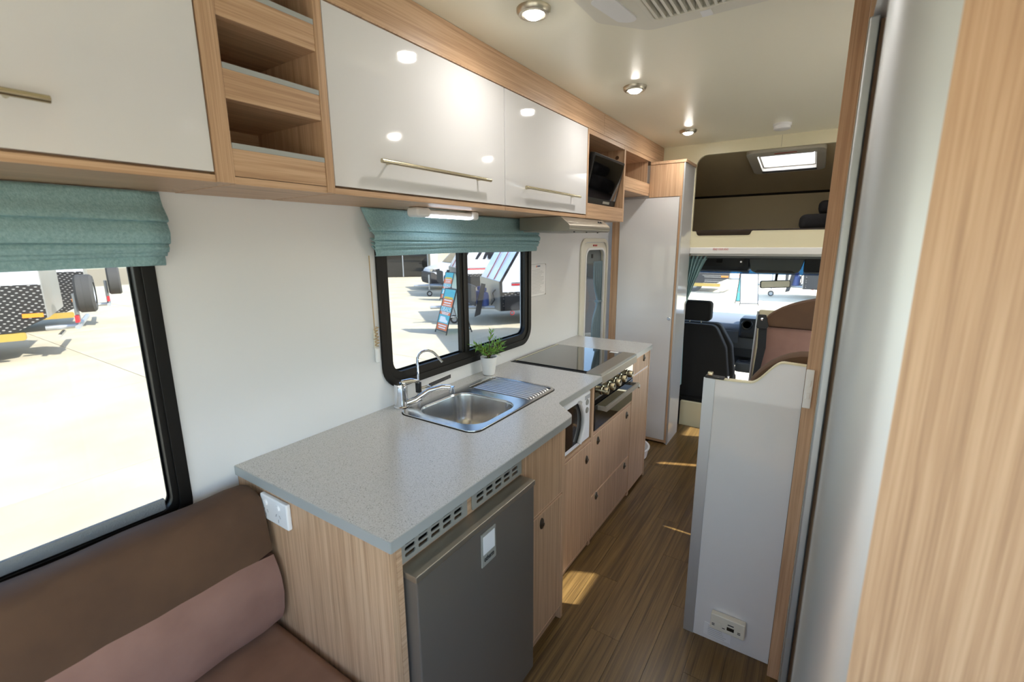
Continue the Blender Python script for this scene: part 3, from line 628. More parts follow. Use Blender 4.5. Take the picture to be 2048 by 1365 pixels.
# sink
sk = thing('sink', 'stainless steel sink with bowl and ribbed drainer set in the worktop', 'sink', (.275, .86, .75))
RIM = rrect(.088, .464, .563, 1.166, .045, 8); BOWL = rrect(.128, .436, .605, .900, .075, 8)
b = MB(); b.prism(RIM, 'z', ZC+.0008, ZC+.006, holes=[BOWL, rrect(.118, .446, .955, 1.150, .02, 6)], bev=.002); b.build('rim', 'steel', sk)
lab(MB().prism(rrect(.085, .467, .560, 1.169, .047, 8), 'z', ZC, ZC+.0012, holes=[rrect(.104, .449, .584, 1.146, .03, 6)]).build('seal', 'rubber', sk), 'dark seal under the rim')
def bowl():
    b = bmesh.new(); rings = []; n = None
    for k, (s_, z, rr) in enumerate(((0, ZC+.004, .075), (.004, ZC-.004, .073), (.012, ZC-.09, .066), (.022, ZC-.125, .06), (.045, ZC-.143, .05), (.085, ZC-.147, .03))):
        P = rrect(.128+s_, .436-s_, .605+s_, .900-s_, rr, 8); rings.append([b.verts.new((x, y, z)) for x, y in P]); n = len(P)
    for A, C in zip(rings, rings[1:]):
        for i in range(n): b.faces.new((A[i], A[(i+1) % n], C[(i+1) % n], C[i]))
    b.faces.new(rings[-1]); bmesh.ops.recalc_face_normals(b, faces=b.faces[:])
    m_ = MB(); m_.bm.free(); m_.bm = b; return m_
bowl().build('bowl', 'steel', sk, smooth=60)
MB().lathe([(0, .002), (.03, .003), (.038, .004), (.04, .0)], (.30, .75, ZC-.147), 20).build('waste', 'chrome', sk)
b = MB(); b.box(.118, .446, .955, 1.150, ZC-.011, ZC-.007)
b.build('drainer_tray', 'hoodsteel', sk)
for i in range(9):
    y = .975+i*.0205; MB().tube([(.135, y, ZC-.007), (.145, y, ZC+.001), (.42, y, ZC), (.432, y, ZC-.007)], .0058, 10).build('drainer_rib', 'drainsteel', sk)
# taps
mx = thing('mixer_tap', 'chrome single lever mixer tap at the sink corner', 'tap', (.06, .64, ZC))
MB().lathe([(0, 0), (.030, 0), (.030, .006), (.026, .010), (.026, .062), (.0262, .064), (.0262, .085), (.024, .098), (.012, .106), (0, .107)], (.052, .618, ZC+.0005), 24).build('body', 'chrome', mx)
MB().tube([(.066, .632, .917), (.098, .655, .932), (.135, .69, .965), (.175, .725, .978), (.20, .747, .975)], [.013, .0125, .0115, .0105, .0105], 12).build('spout', 'chrome', mx)
MB().lathe([(.0, -.016), (.0115, -.016), (.0125, -.012), (.0125, .012), (0, .014)], (.203, .750, .966), 14).build('aerator', 'chrome', mx)
MB().tube([(.052, .618, 1.002), (.085, .645, 1.010), (.105, .668, 1.006)], [.011, .010, .006], 10).build('lever', 'chrome', mx)
ft = thing('filter_tap', 'thin chrome swan neck water filter tap behind the sink', 'tap', (.056, .712, ZC))
MB().lathe([(0, 0), (.014, 0), (.014, .004), (.008, .008), (.008, .05), (0, .05)], (.056, .712, ZC), 16).build('base', 'chrome', ft)
lab(MB().lathe([(0, .0), (.0125, .0), (.0125, .04), (0, .04)], (.056, .712, ZC+.04), 16).build('valve', 'blackpl', ft), 'dark valve collar')
P = [(.056, .712, .97), (.056, .712, 1.075)]+[(.056+.032*(1-math.cos(a)), .712+.026*(1-math.cos(a)), 1.075+.040*math.sin(a)) for a in [math.radians(20*k) for k in range(1, 8)]]
e_ = Vector(P[-1]); P.append(tuple(e_+Vector((.022, .018, -.036)))); MB().tube(P, .0052, 10).build('neck', 'chrome', ft)
MB().tube([(.06, .716, .955), (.085, .74, .962), (.10, .752, .955)], [.005, .006, .003], 8).build('lever', 'chrome', ft)
# plant
pl = thing('potted_plant', 'small green artificial plant in a white pot on the worktop', 'plant', (.060, 1.195, ZC))
PC = (.066, 1.19)
MB().lathe([(0, .001), (.026, .001), (.030, .006), (.041, .088), (.0415, .092), (.037, .092), (.035, .078), (0, .078)], (*PC, ZC), 28).build('pot', 'white_pl', pl)
MB().lathe([(0, .080), (.0358, .079)], (*PC, ZC), 20).build('soil', 'soil', pl)
random.seed(11); bs = MB(); bl = MB()
def needle(p, d, L):
    d = d.normalized(); s = d.cross(Vector((random.random()-.5, random.random()-.5, random.random()))).normalized()*.0032
    v = [bl.bm.verts.new(q) for q in (p, p+d*L*.4+s, p+d*L, p+d*L*.4-s)]; bl.bm.faces.new(v)
for i in range(17):
    a = i*2.4; top = i == 0
    tip = Vector((.012, .012, .215)) if top else Vector((.062*math.cos(a), .085*math.sin(a), .118+.05*random.random()))
    if tip.x+PC[0] < .02: tip.x = .02-PC[0]
    b0 = Vector((*PC, ZC+.08)); P = [b0, b0+Vector((tip.x*.25, tip.y*.25, (tip.z-.08)*.55)), Vector((PC[0]+tip.x, PC[1]+tip.y, ZC+tip.z))]
    bs.tube([tuple(q) for q in P], [.0022, .0018, .001], 5)
    for k in range(14):
        q = P[1].lerp(P[2], k/13) if k > 1 else P[0].lerp(P[1], .6+.2*k); dr_ = (P[2]-P[1]).normalized()
        sd = Vector((random.gauss(0, 1), random.gauss(0, 1), random.gauss(.2, .5))).normalized(); needle(q, dr_*.8+sd*.8, .026+.018*random.random())
bs.build('stems', 'stem', pl); o = bl.build('foliage', 'leaf', pl, smooth=0); o['kind'] = 'stuff'
# wall stickers, notice, socket
nt_ = thing('wall_notice', 'laminated paper notice screwed to the wall right of the sink window', 'notice', (0, 1.785, 1.23))
MB().prism(rrect(1.697, 1.877, 1.232, 1.421, .008, 3), 'x', .0004, .0014).build('sheet', 'paper', nt_)
MB().prism(rrect(1.697, 1.877, 1.232, 1.421, .008, 3), 'x', .0013, .0017, holes=[rrect(1.699, 1.875, 1.234, 1.419, .007, 3)]).build('border', 'greyprint', nt_, smooth=0)
B('logo_bar', 'blueprint', nt_, .0014, .0018, 1.774, 1.808, 1.404, 1.411)
B('emblem', 'orangeprint', nt_, .0014, .0018, 1.762, 1.770, 1.402, 1.412)
b = MB()
for i in range(17): b.box(.0014, .0017, 1.712, 1.712+.15*(.6+.4*random.random()), 1.385-i*.0085, 1.387-i*.0085)
b.build('print_lines', 'greyprint', nt_, smooth=0)
for z in (1.237, 1.416): MB().lathe([(0, .003), (.003, .002), (.004, 0)], (.0014, 1.872, z), 8, axis='x').build('screw', 'ring', nt_)
sk2 = thing('warning_sticker', 'narrow black warning sticker below the sink window', 'sticker', (0, .903, .92))
MB().prism([(.830, .9185), (.977, .9255), (.977, .9425), (.830, .9355)], 'x', .0004, .0012).build('backing', 'blackprint', sk2)
b = MB()
for i in range(2): b.prism([(.836, .9240+i*.006), (.971, .9305+i*.006), (.971, .9311+i*.006), (.836, .9246+i*.006)], 'x', .0012, .0014)
b.build('print_lines', 'greyprint', sk2, smooth=0)
gp = thing('power_outlet', 'white double power outlet on the oak fridge housing end', 'power outlet', (.21, .004, .785))
B('plate', 'white_pl', gp, .148, .276, -.010, .0035, .786, .862, bev=.004, seg=3)
for x in (.176, .236): MB().lathe([(0, -.004), (.007, -.004), (.009, 0), (0, 0)], (x, -.010, .842), 14, axis='y').build('switch', 'white_pl', gp)
for x in (.172, .232):
    for dx, an in ((-.008, .5), (.010, -.5)): MB().box(-.0012, .0012, -.0008, .0004, -.005, .005, M4=Matrix.Translation((x+dx, -.0104, .818)) @ Matrix.Rotation(an, 4, 'Y')).build('slot', 'greyprint', gp)
    MB().box(-.0012, .0012, -.0008, .0004, -.005, .005, M4=Matrix.Translation((x+.001, -.0104, .803))).build('slot', 'greyprint', gp)

# ================================================================== SOFA
sf = thing('sofa', 'long brown and pink suede sofa bench along the wall under the window', 'sofa', (.3, -.7, 0))
UP = [(.012, .66), (.012, .835), (.05, .862), (.095, .873), (.135, .870), (.160, .855), (.172, .82), (.180, .76), (.188, .692), (.15, .68)]
LO = [(.012, .44), (.012, .68), (.15, .684), (.188, .692), (.206, .660), (.217, .628), (.222, .58), (.214, .52), (.198, .478), (.165, .448), (.12, .44)]
def cushion_prof(prof_, y0, y1, nm, m, amp=.004):
    n = len(prof_); steps = 44; ring = []
    b = bmesh.new(); cx = sum(p[0] for p in prof_)/n; cz = sum(p[1] for p in prof_)/n
    for k in range(steps+1):
        a = k/steps; y = y0+(y1-y0)*a; e = min(a, 1-a)*(y1-y0); s_ = 1-.06*max(0, 1-e/.03)**2
        ring.append([b.verts.new((cx+(x-cx)*s_+amp*math.sin(y*37+z*9)*(x > .1)*math.sin(z*8+y*11), y, cz+(z-cz)*s_+amp*.6*math.sin(y*23+x*30)*(z > .8))) for x, z in prof_])
    for A, C in zip(ring, ring[1:]):
        for i in range(n): b.faces.new((A[i], A[(i+1) % n], C[(i+1) % n], C[i]))
    b.faces.new(ring[0][::-1]); b.faces.new(ring[-1]); bmesh.ops.recalc_face_normals(b, faces=b.faces[:])
    m_ = MB(); m_.bm.free(); m_.bm = b; return m_.build(nm, m, sf, smooth=50)
lab(cushion_prof(UP, -2.05, -.013, 'backrest_upper', 'brown'), 'dark brown suede upper backrest'); lab(cushion_prof(LO, -2.05, -.013, 'backrest_lower', 'pink'), 'dusty pink suede lower backrest')
lab(MB().box(.10, .64, -2.05, -.004, .30, .447, bev=.03, seg=4).build('seat_cushion', 'tan', sf), 'tan suede seat cushion')
B('base', 'oak_y', sf, .012, .60, -2.05, 0.0, 0, .298)

# ================================================================== PARTITION, DINETTE
pt = thing('partition', 'low white partition with wavy top beside the aisle', 'partition', (1.23, 1.12, 0))
def scurve(off):
    pts = [(1.118+off*0, 0.0), (1.388, 0.0), (1.388, 1.150-off), (1.325, 1.152-off)]
    for k in range(1, 13):
        s_ = k/13; x = 1.325-.095*s_; z = 1.152-.083*(s_*s_*(3-2*s_)); pts.append((x, z-off))
    pts += [(1.222, 1.069-off), (1.118, 1.066-off)]; return pts
MB().prism(scurve(.003), 'y', 1.114, 1.134).build('panel', 'gloss', pt, smooth=30)
tp = scurve(.0)[2:]; b = MB()
for p, q in zip(tp, tp[1:]):
    d = Vector(q)-Vector(p); nn = Vector((d.y, -d.x)).normalized()*.004; b.prism([p, q, (q[0]-nn.x, q[1]-nn.y), (p[0]-nn.x, p[1]-nn.y)], 'y', 1.112, 1.136)
lab(b.build('top_edging', 'cream', pt, smooth=50), 'cream edging along the wavy top')
lab(MB().prism(roundpoly([(1.083, 1.119, .012), (1.083, 1.112, .001), (1.122, 1.112), (1.122, 1.136), (1.096, 1.136, .012)]), 'z', 0, 1.064).build('edge_post', 'alu', pt), 'satin aluminium edge post')
B('latch_plate', 'blackpl', pt, 1.088, 1.15, 1.110, 1.138, 1.0645, 1.072, bev=.001); MB().box(1.094, 1.112, 1.114, 1.130, 1.072, 1.086, bev=.003).build('catch', 'champ', pt)
B('hook', 'chrome', pt, 1.158, 1.166, 1.12, 1.13, 1.066, 1.078, bev=.002)
al = thing('gas_alarm', 'white alarm unit with a dark display low on the partition', 'alarm', (1.245, 1.105, .074))
B('case', 'offwhite', al, 1.184, 1.304, 1.088, 1.1135, .076, .142, bev=.004, seg=3); B('display', 'blackgl', al, 1.243, 1.268, 1.0872, 1.088, .095, .109)
B('button', 'offwhite', al, 1.200, 1.222, 1.086, 1.088, .096, .116, bev=.002)
b = MB(); b.box(1.245, 1.266, 1.0874, 1.088, .117, .121)
for x0, z in ((1.190, .100), (1.227, .094), (1.280, .100), (1.280, .094), (1.190, .094)): b.box(x0, x0+.010, 1.0874, 1.088, z, z+.003)
b.build('print_marks', 'blackprint', al, smooth=0)
ns = thing('instruction_card', 'pale printed card below the alarm unit on the partition', 'notice', (1.21, 1.113, .02))
B('card', 'paper', ns, 1.160, 1.258, 1.1125, 1.1137, .018, .073); b = MB()
for i in range(6): b.box(1.175, 1.175+.07*(.7+.3*random.random()), 1.1120, 1.1125, .063-i*.008, .0645-i*.008)
b.build('print_lines', 'greyprint', ns, smooth=0)
ds = thing('upholstered_bench', 'brown upholstered dinette seat showing above the white partition', 'seat', (1.6, 1.45, 0))
AR = [(1.195, .47), (2.10, .47), (2.10, 1.18)]+[(1.40-.205*math.sin(math.radians(k)), .93+.25*math.cos(math.radians(k))) for k in range(0, 91, 9)]
lab(MB().prism(AR, 'y', 1.140, 1.228, bev=.02).build('backrest', 'brown', ds), 'brown suede backrest with an arched top')
MB().box(1.17, 2.10, 1.15, 1.70, .34, .465, bev=.03, seg=4).build('seat_cushion', 'tan', ds); B('base', 'oak_x', ds, 1.20, 2.115, 1.14, 1.62, 0, .338)
df = thing('belted_bench', 'dusty pink dinette seat with brown arched head cushion and black belt', 'seat', (1.6, 2.4, 0))
lab(MB().prism(roundpoly([(1.098, .30), (2.11, .30), (2.11, 1.148), (1.116, 1.148, .012)]), 'y', 2.452, 2.472).build('back_board', 'cream', df), 'cream board behind the seat')
lab(MB().tube([(1.098, 2.448, .30), (1.115, 2.448, 1.14)], .007, 8).build('board_edging', 'alu', df), 'metal edging of the board')
lab(MB().prism(roundpoly([(1.118, .46, .03), (2.10, .46, .03), (2.10, 1.07), (1.15, 1.07, .03)]), 'y', 2.36, 2.451, bev=.02).build('backrest', 'pink', df), 'dusty pink suede backrest')
HC = [(1.152, 1.072), (2.08, 1.058)]+[(1.62+.475*math.cos(math.radians(a)), 1.06+.20*math.sin(math.radians(a))) for a in range(8, 173, 8)]
lab(MB().prism(HC, 'y', 2.34, 2.446, bev=.02).build('head_cushion', 'brown', df), 'brown suede arched head cushion')
MB().box(1.12, 2.10, 1.98, 2.40, .34, .46, bev=.03, seg=4).build('seat_cushion', 'tan', df); B('base', 'oak_x', df, 1.14, 2.115, 2.0, 2.45, 0, .338)
bl_ = MB(); bl_.prism([(1.134, 1.125), (1.175, 1.12), (1.182, .95), (1.155, .74), (1.135, .66), (1.118, .66), (1.132, .80), (1.140, .95)], 'y', 2.322, 2.332)
lab(bl_.build('seat_belt', 'seatblk', df), 'black seat belt webbing'); MB().prism(roundpoly([(1.124, 1.06, .01), (1.19, 1.065, .015), (1.178, 1.10, .01), (1.168, 1.14, .008), (1.128, 1.14, .008)]), 'y', 2.312, 2.321).build('belt_anchor', 'blackpl', df)
MB().lathe([(0, -.006), (.008, -.005), (.010, 0)], (1.150, 2.312, 1.115), 12, axis='y').build('belt_bolt', 'chrome', df)

tb = thing('sun_block_table', 'white topped table added unseen between the two dinette seats to block sun', 'table', (1.6, 1.85, 0))  # unseen table, added to keep direct sun off the aisle floor
MB().prism(rrect(1.16, XR-.005, 1.62, 2.08, .05, 5), 'z', .68, .71, bev=.004).build('table_top', 'gloss', tb); MB().tube([(1.5, 1.84, 0), (1.5, 1.84, .68)], .035, 14).build('leg', 'alu', tb)

# ================================================================== BATHROOM CUBICLE ON THE RIGHT
cb = thing('bathroom_cubicle', 'oak panelled bathroom cubicle with rounded aluminium corner', 'cubicle', (1.75, .5, 0))
lab(B('end_panel', 'oak_big', cb, 1.469, XR-.002, .0, .018, 0, ZH-.002, smooth=0), 'broad oak panel at the cubicle end')
CP = [(1.469, -.001), (1.469, .017)]+[(1.469-.046*math.sin(math.radians(a)), .052-.035*math.cos(math.radians(a))) for a in range(0, 91, 15)]+[(1.423, .09), (1.4195, .09), (1.4195, .052)]+[(1.469-.0495*math.sin(math.radians(a)), .052-.053*math.cos(math.radians(a))) for a in range(85, 0, -12)]
lab(MB().prism(CP, 'z', 0, ZH-.002).build('corner_extrusion', 'alu', cb, smooth=50), 'rounded satin aluminium corner extrusion')
B('side_panel', 'frost', cb, 1.452, 1.470, .10, .835, .0, 2.06, smooth=0)
lab(B('header', 'gloss', cb, 1.430, 1.470, .10, 1.10, 2.065, ZH-.002), 'white header over the sliding door')
lab(B('door_stile', 'alu', cb, 1.424, 1.446, .885, .925, .0, 2.06, bev=.005, seg=3), 'ribbed aluminium door stile')
for y in (.893, .905, .917): B('stile_groove', 'greypl', cb, 1.4225, 1.4245, y-.0015, y+.0015, .0, 2.06, smooth=0)
lab(B('jamb', 'oak_z', cb, 1.389, 1.424, 1.060, 1.110, 0, ZH-.002, bev=.001), 'oak door jamb'); B('jamb_return', 'oak_z', cb, 1.424, 1.470, .93, 1.110, 0, ZH-.002, smooth=0)
B('front_panel', 'gloss', cb, 1.470, XR-.002, 1.09, 1.108, 0, ZH-.002, smooth=0)
sw = thing('light_switch', 'narrow white light switch on the oak door jamb', 'light switch', (1.392, 1.055, 1.03))
B('plate', 'white_pl', sw, 1.3895, 1.4115, 1.050, 1.0598, 1.028, 1.153, bev=.003); B('rocker', 'white_pl', sw, 1.395, 1.406, 1.046, 1.0505, 1.06, 1.08, bev=.002); B('rocker', 'white_pl', sw, 1.395, 1.406, 1.046, 1.0505, 1.10, 1.12, bev=.002)

# ================================================================== CAB
cs = thing('cab_shell', None, None, (1.1, 4.0, -.1), kind='structure')
CX0, CX1 = .12, 2.0
B('cab_floor', 'dashdk', cs, CX0, CX1, 3.345, 5.0, -.12, -.07); lab(B('step_riser', 'cream', cs, .50, CX1, 3.40, 3.44, -.07, .19, bev=.004), 'cream riser below the cab seats')
MB().prism([(3.16, -.07), (5.05, -.07), (5.05, .80), (4.22, 1.43), (3.16, 1.43)], 'x', CX0-.04, CX0, holes=[roundpoly([(3.70, .86, .04), (4.75, .86, .03), (4.22, 1.33, .04), (3.70, 1.36, .04)])]).build('cab_side', 'cabgrey', cs, smooth=0)
MB().prism([(3.16, -.07), (5.05, -.07), (5.05, .80), (4.22, 1.43), (3.16, 1.43)], 'x', CX1, CX1+.04, holes=[roundpoly([(3.70, .86, .04), (4.75, .86, .03), (4.22, 1.33, .04), (3.70, 1.36, .04)])]).build('cab_side', 'cabgrey', cs, smooth=0)
for xx in (CX0-.02, CX1+.02): B('side_glass', 'glass', cs, xx, xx+.004, 3.68, 4.77, .84, 1.38, smooth=0)
B('cab_roof', 'dashdk', cs, CX0, CX1, YB+.055, 4.16, 1.418, 1.424)
def shield(z0, z1, nm, m):
    def yy(z): return 5.02-(z-.78)/(1.38-.78)*.90
    b = MB(); v = [b.bm.verts.new(p) for p in ((CX0, yy(z0), z0), (CX1, yy(z0), z0), (CX1, yy(z1), z1), (CX0, yy(z1), z1))]; b.bm.faces.new(v)
    return b.build(nm, m, cs, smooth=0, solid=.004)
shield(.78, 1.245, 'windscreen', 'glass'); shield(1.246, 1.41, 'windscreen_tint', 'tint')
db = thing('dashboard', 'grey dashboard with round air vent and cup holder in the cab', 'dashboard', (1.0, 4.6, .2))
MB().prism([(4.36, .44), (4.30, .56), (4.30, .70), (4.36, .745), (4.60, .775), (5.0, .77), (5.0, .30), (4.5, .30)], 'x', CX0+.002, CX1-.002, bev=.01).build('fascia', 'dash', db)
lab(MB().box(.800, 1.18, 4.26, 4.50, .63, .825, bev=.025, seg=4).build('vent_housing', 'dashdk', db), 'dark housing around the air vent')
MB().lathe([(.034, 0), (.046, -.004), (.050, 0), (.050, .01)], (.868, 4.258, .765), 24, axis='y').build('vent_ring', 'blackpl', db); MB().lathe([(0, .004), (.034, .004)], (.868, 4.256, .765), 20, axis='y').build('vent_disc', 'rubber', db)
B('vent_slot', 'blackpl', db, .825, .93, 4.255, 4.262, .650, .69, bev=.004); B('glovebox', 'dash', db, .35, .80, 4.285, 4.302, .57, .69, bev=.012)
B('lower_tray', 'dashdk', db, .60, 1.25, 4.32, 4.52, .44, .555); MB().box(.80, .95, 4.22, 4.45, .30, .40, bev=.02).build('cup_tray', 'dash', db)
MB().lathe([(.038, 0), (.046, .004), (.046, -.02), (.038, -.05)], (.875, 4.30, .402), 20).build('cup_holder', 'blackpl', db)
cs2 = thing('captain_chair', 'black cab passenger seat with headrest seen from behind', 'seat', (.6, 3.62, .0))
def bulge(x0, x1, y0, y1, z0, z1, bev, nm, m, p): return MB().box(x0, x1, y0, y1, z0, z1, bev=bev, seg=5).build(nm, m, p, smooth=60)
SB = roundpoly([(.30, .16, .05), (.800, .16, .05), (.835, .42, .1), (.80, .66, .12), (.705, .845, .07), (.36, .845, .07), (.26, .66, .12), (.235, .42, .1)], 8)
MB().prism(SB, 'y', 3.57, 3.66, bev=.012).build('backrest', 'seatblk', cs2, smooth=50)
SB2 = roundpoly([(.29, .14, .05), (.825, .14, .05), (.868, .42, .1), (.832, .67, .12), (.72, .852, .07), (.35, .852, .07), (.235, .67, .12), (.205, .42, .1)], 8)
MB().prism(SB2, 'y', 3.661, 3.76, bev=.02).build('side_bolster', 'seatblk', cs2, smooth=50)
MB().prism(rrect(.395, .660, .872, 1.045, .035, 6), 'y', 3.58, 3.68, bev=.02).build('headrest', 'seatblk', cs2, smooth=50)
for x in (.48, .575): MB().tube([(x, 3.63, .83), (x, 3.63, .89)], .006, 8).build('headrest_post', 'chrome', cs2)
MB().box(.26, .84, 3.58, 4.12, .20, .34, bev=.05, seg=4).build('seat_cushion', 'seatblk', cs2); B('pedestal', 'blackpl', cs2, .30, .80, 3.50, 4.05, -.065, .198)
oc = thing('overhead_console', 'grey overhead console with dark shelves above the windscreen', 'console', (1.08, 3.95, 1.29))
lab(MB().prism(roundpoly([(.880, 1.418), (.905, 1.30, .03), (.95, 1.282, .02), (1.215, 1.282, .02), (1.255, 1.30, .03), (1.285, 1.418)]), 'y', 3.80, 4.05, bev=.01).build('bin', 'cabgrey', oc), 'grey central bin')
MB().prism(roundpoly([(.925, 1.292), (1.23, 1.292), (1.20, 1.310, .01), (.955, 1.310, .01)]), 'y', 3.794, 3.80).build('bin_slot', 'blackpl', oc)
B('shelf', 'dashdk', oc, CX0+.01, .884, 3.80, 4.08, 1.298, 1.416, bev=.012); B('shelf', 'dashdk', oc, 1.281, CX1-.01, 3.80, 4.08, 1.298, 1.416, bev=.012)
B('shelf_lip', 'cabgrey', oc, .42, .884, 3.792, 3.81, 1.290, 1.298, bev=.002); B('shelf_lip', 'cabgrey', oc, 1.281, 1.70, 3.792, 3.81, 1.290, 1.298, bev=.002)
MB().prism(rrect(.50, .845, 1.335, 1.412, .015, 4), 'y', 3.792, 3.80).build('locker_lid', 'blackpl', oc); B('handle', 'rubber', oc, .63, .68, 3.786, 3.792, 1.365, 1.40, bev=.002)
MB().lathe([(0, -.003), (.008, -.003), (.010, 0)], (.825, 3.792, 1.375), 12, axis='y').build('lock', 'chrome', oc)
mr = thing('rear_view_mirror', 'black framed rear view mirror hanging below the overhead console', 'mirror', (1.07, 4.2, 1.08))
MM = Matrix.Translation((1.07, 4.20, 1.165)) @ Matrix.Rotation(math.radians(-3), 4, 'Y') @ Matrix.Rotation(math.radians(14), 4, 'Z')
MB().prism(rrect(-.122, .122, -.034, .034, .014, 5), 'y', 0, .03, M4=MM, bev=.004).build('shell', 'blackpl', mr); MB().prism(rrect(-.114, .114, -.027, .027, .010, 5), 'y', -.001, 0, M4=MM).build('glass', 'chrome', mr)
MB().tube([(1.07, 4.22, 1.19), (1.07, 4.28, 1.27)], .012, 8).build('stalk', 'blackpl', mr)

# ================================================================== YARD OUTSIDE
G = -.75
gr = st(B('ground', 'joint', None, -60, 40, -30, 60, G-.3, G-.012, smooth=0))
slab = None
for i in range(-9, 3):
    for j in range(-2, 10):
        x0, y0 = i*3.6-.9, j*3.6-1.2
        if slab is None: slab = B('slab', 'concrete', gr, x0+.006, x0+3.594, y0+.006, y0+3.594, G-.012, G, smooth=0); sx, sy = x0, y0
        else:
            c = slab.copy(); COL.objects.link(c); c.location = slab.location+Vector((x0-sx, y0-sy, 0))
def wheel(M4, p, r=.37, wd_=.26, hub='galv', name='wheel'):
    b = MB(); b.lathe([(r*.58, -wd_/2), (r*.9, -wd_/2), (r, -wd_*.36), (r, wd_*.36), (r*.9, wd_/2), (r*.58, wd_/2)], (0, 0, 0), 26, axis='y', M4=M4); o = b.build(name, 'tyre', p, smooth=40)
    h = MB(); h.lathe([(0, wd_*.30), (r*.16, wd_*.32), (r*.2, wd_*.2), (r*.5, wd_*.25), (r*.6, wd_*.45), (r*.6, -wd_*.45), (0, -wd_*.3)], (0, 0, 0), 20, axis='y', M4=M4); h.build('rim', hub, o, smooth=40); return o
def caravan(label, org, head, L=6.0, zb=.42, zl=.95, nose=1.25, stripes=True, front=True, rear=False, low='checker', logo=None):
    R = Matrix.Translation((org[0], org[1], G)) @ Matrix.Rotation(math.radians(head), 4, 'Z'); W = 2.3
    t = thing('caravan', label, 'caravan', (R @ Vector((-L/2, -W/2, 0))))
    MB().prism([(-.02, zb), (-.02, zl), (-L, zl), (-L, zb+.25), (-L+.5, zb)], 'y', -W, 0, M4=R).build('lower_body', low, t, smooth=0)
    MB().prism([(-.02, zl), (-.02, nose), (-.50, 2.05), (-.85, 2.70), (-L, 2.75), (-L, zl)], 'y', -W+.01, -.01, M4=R).build('upper_body', 'vanwhite', t, smooth=0)
    b = MB(); pr = [(-.02, zb), (0, nose), (-.49, 2.05), (-.84, 2.70)]
    for p, q in zip(pr, pr[1:]):
        d = (Vector(q)-Vector(p)).normalized(); nn = Vector((-d.y, d.x))*.07; b.prism([p, q, (q[0]+nn.x, q[1]+nn.y), (p[0]+nn.x, p[1]+nn.y)], 'y', 0, .012, M4=R)
    b.build('corner_moulding', 'blackpl', t, smooth=0)
    if front: MB().prism([(-.02, zb), (.015, zb), (.02, nose), (-.02, nose)], 'y', -W+.02, -.02, M4=R).build('front_plate', 'silver', t, smooth=0)
    if stripes:
        for (z0, z1, m, a1) in ((zl+.18, zl+.225, 'red', -L+.3), (zl+.245, zl+.26, 'blackprint', -L+1)): MB().prism([(-.35, z0), (a1, z0), (a1, z1), (-.35, z1)], 'y', -.009, .001, M4=R).build('stripe', m, t, smooth=0)
        for k in range(4):
            a = -.75-k*.34; h = .3+.12*k; MB().prism([(a, 1.62), (a-.12, 1.62), (a-.34, 1.62+h), (a-.18, 1.62+h)], 'y', -.009, .001, M4=R).build('swoosh', 'blackprint', t, smooth=0)
        for yy in (-.7, -1.5): MB().prism([(-.02, 0), (-.48, .8), (-.50, .79), (-.04, -.01)], 'y', yy, yy+.014, M4=R @ Matrix.Translation((.014, 0, nose+.02))).build('front_stripe', 'red', t, smooth=0)
    if logo:
        b = MB()
        for k in range(9): b.prism([(-.75-k*.13, zl+.44), (-.84-k*.13, zl+.44), (-.84-k*.13, zl+.56), (-.75-k*.13, zl+.56)], 'y', -.009, .001, M4=R)
        b.build('lettering_blocks', 'greyprint', t, smooth=0)
    w_ = MB().prism(rrect(-L*.42, -L*.22, 1.62, 2.2, .06, 4), 'y', -.01, .02, M4=R).build('window', 'blackgl', t, smooth=0)
    for a in (-L*.55, -L*.55-.82): wheel(R @ Matrix.Translation((a, -.14, .37)), t)
    MB().prism(rrect(-L*.55-1.3, -L*.55+.48, .35, .80, .2, 6), 'y', -.012, .006, M4=R).build('wheel_arch', 'blackpl', t)
    if front:
        b = MB(); hit = (1.55, -W/2, .46)
        for yy in (-.45, -W+.45): b.tube([(-.3, yy, .46), hit], .05, 8, M4=R)
        b.tube([hit, (1.8, -W/2, .46)], .045, 8, M4=R); b.build('drawbar', 'galv', t)
        j = MB().tube([(1.15, -W/2+.25, .3), (1.15, -W/2+.25, .95)], .03, 8, M4=R).build('jockey_stand', 'galv', t); wheel(R @ Matrix.Translation((1.15, -W/2+.25, .12)), t, .12, .07, name='jockey_wheel')
        for yy in (-.75, -1.25):
            o = MB().lathe([(0, 0), (.14, 0), (.155, .02), (.155, .30), (.13, .38), (.05, .41), (.06, .42), (.085, .43), (.085, .52), (.07, .52), (.07, .45), (0, .45)], (.28, yy, .50), 18, M4=R).build('gas_bottle', 'bluegas', t)
        MB().prism([(.45, .28), (.62, .22), (.40, 1.18), (.28, 1.15)], 'y', -.55, -.50, M4=R @ Matrix.Rotation(math.radians(0), 4, 'Z')).build('stone_guard', 'mud', t, smooth=0)
        MB().prism(rrect(-W+.3, -.35, .55, 1.12, .04, 3), 'x', .60, .64, M4=R).build('stone_shield', 'mud', t, smooth=0)
        MB().tube([(.03, -.35, 1.0), (.10, -.4, .9), (.06, -.36, .7), (.12, -.5, .55)], .018, 6, M4=R).build('cable', 'blackpl', t)
        B_ = MB(); B_.box(-1.05, -.12, .01, .06, zb+.02, zl-.1, bev=.02, M4=R); B_.build('tool_box', 'blackpl', t)
        MB().lathe([(.05, -.008), (.065, 0), (.05, .008), (.045, 0), (.05, -.008)], (-.35, .03, .36), 14, axis='y', M4=R).build('shackle', 'red', t)
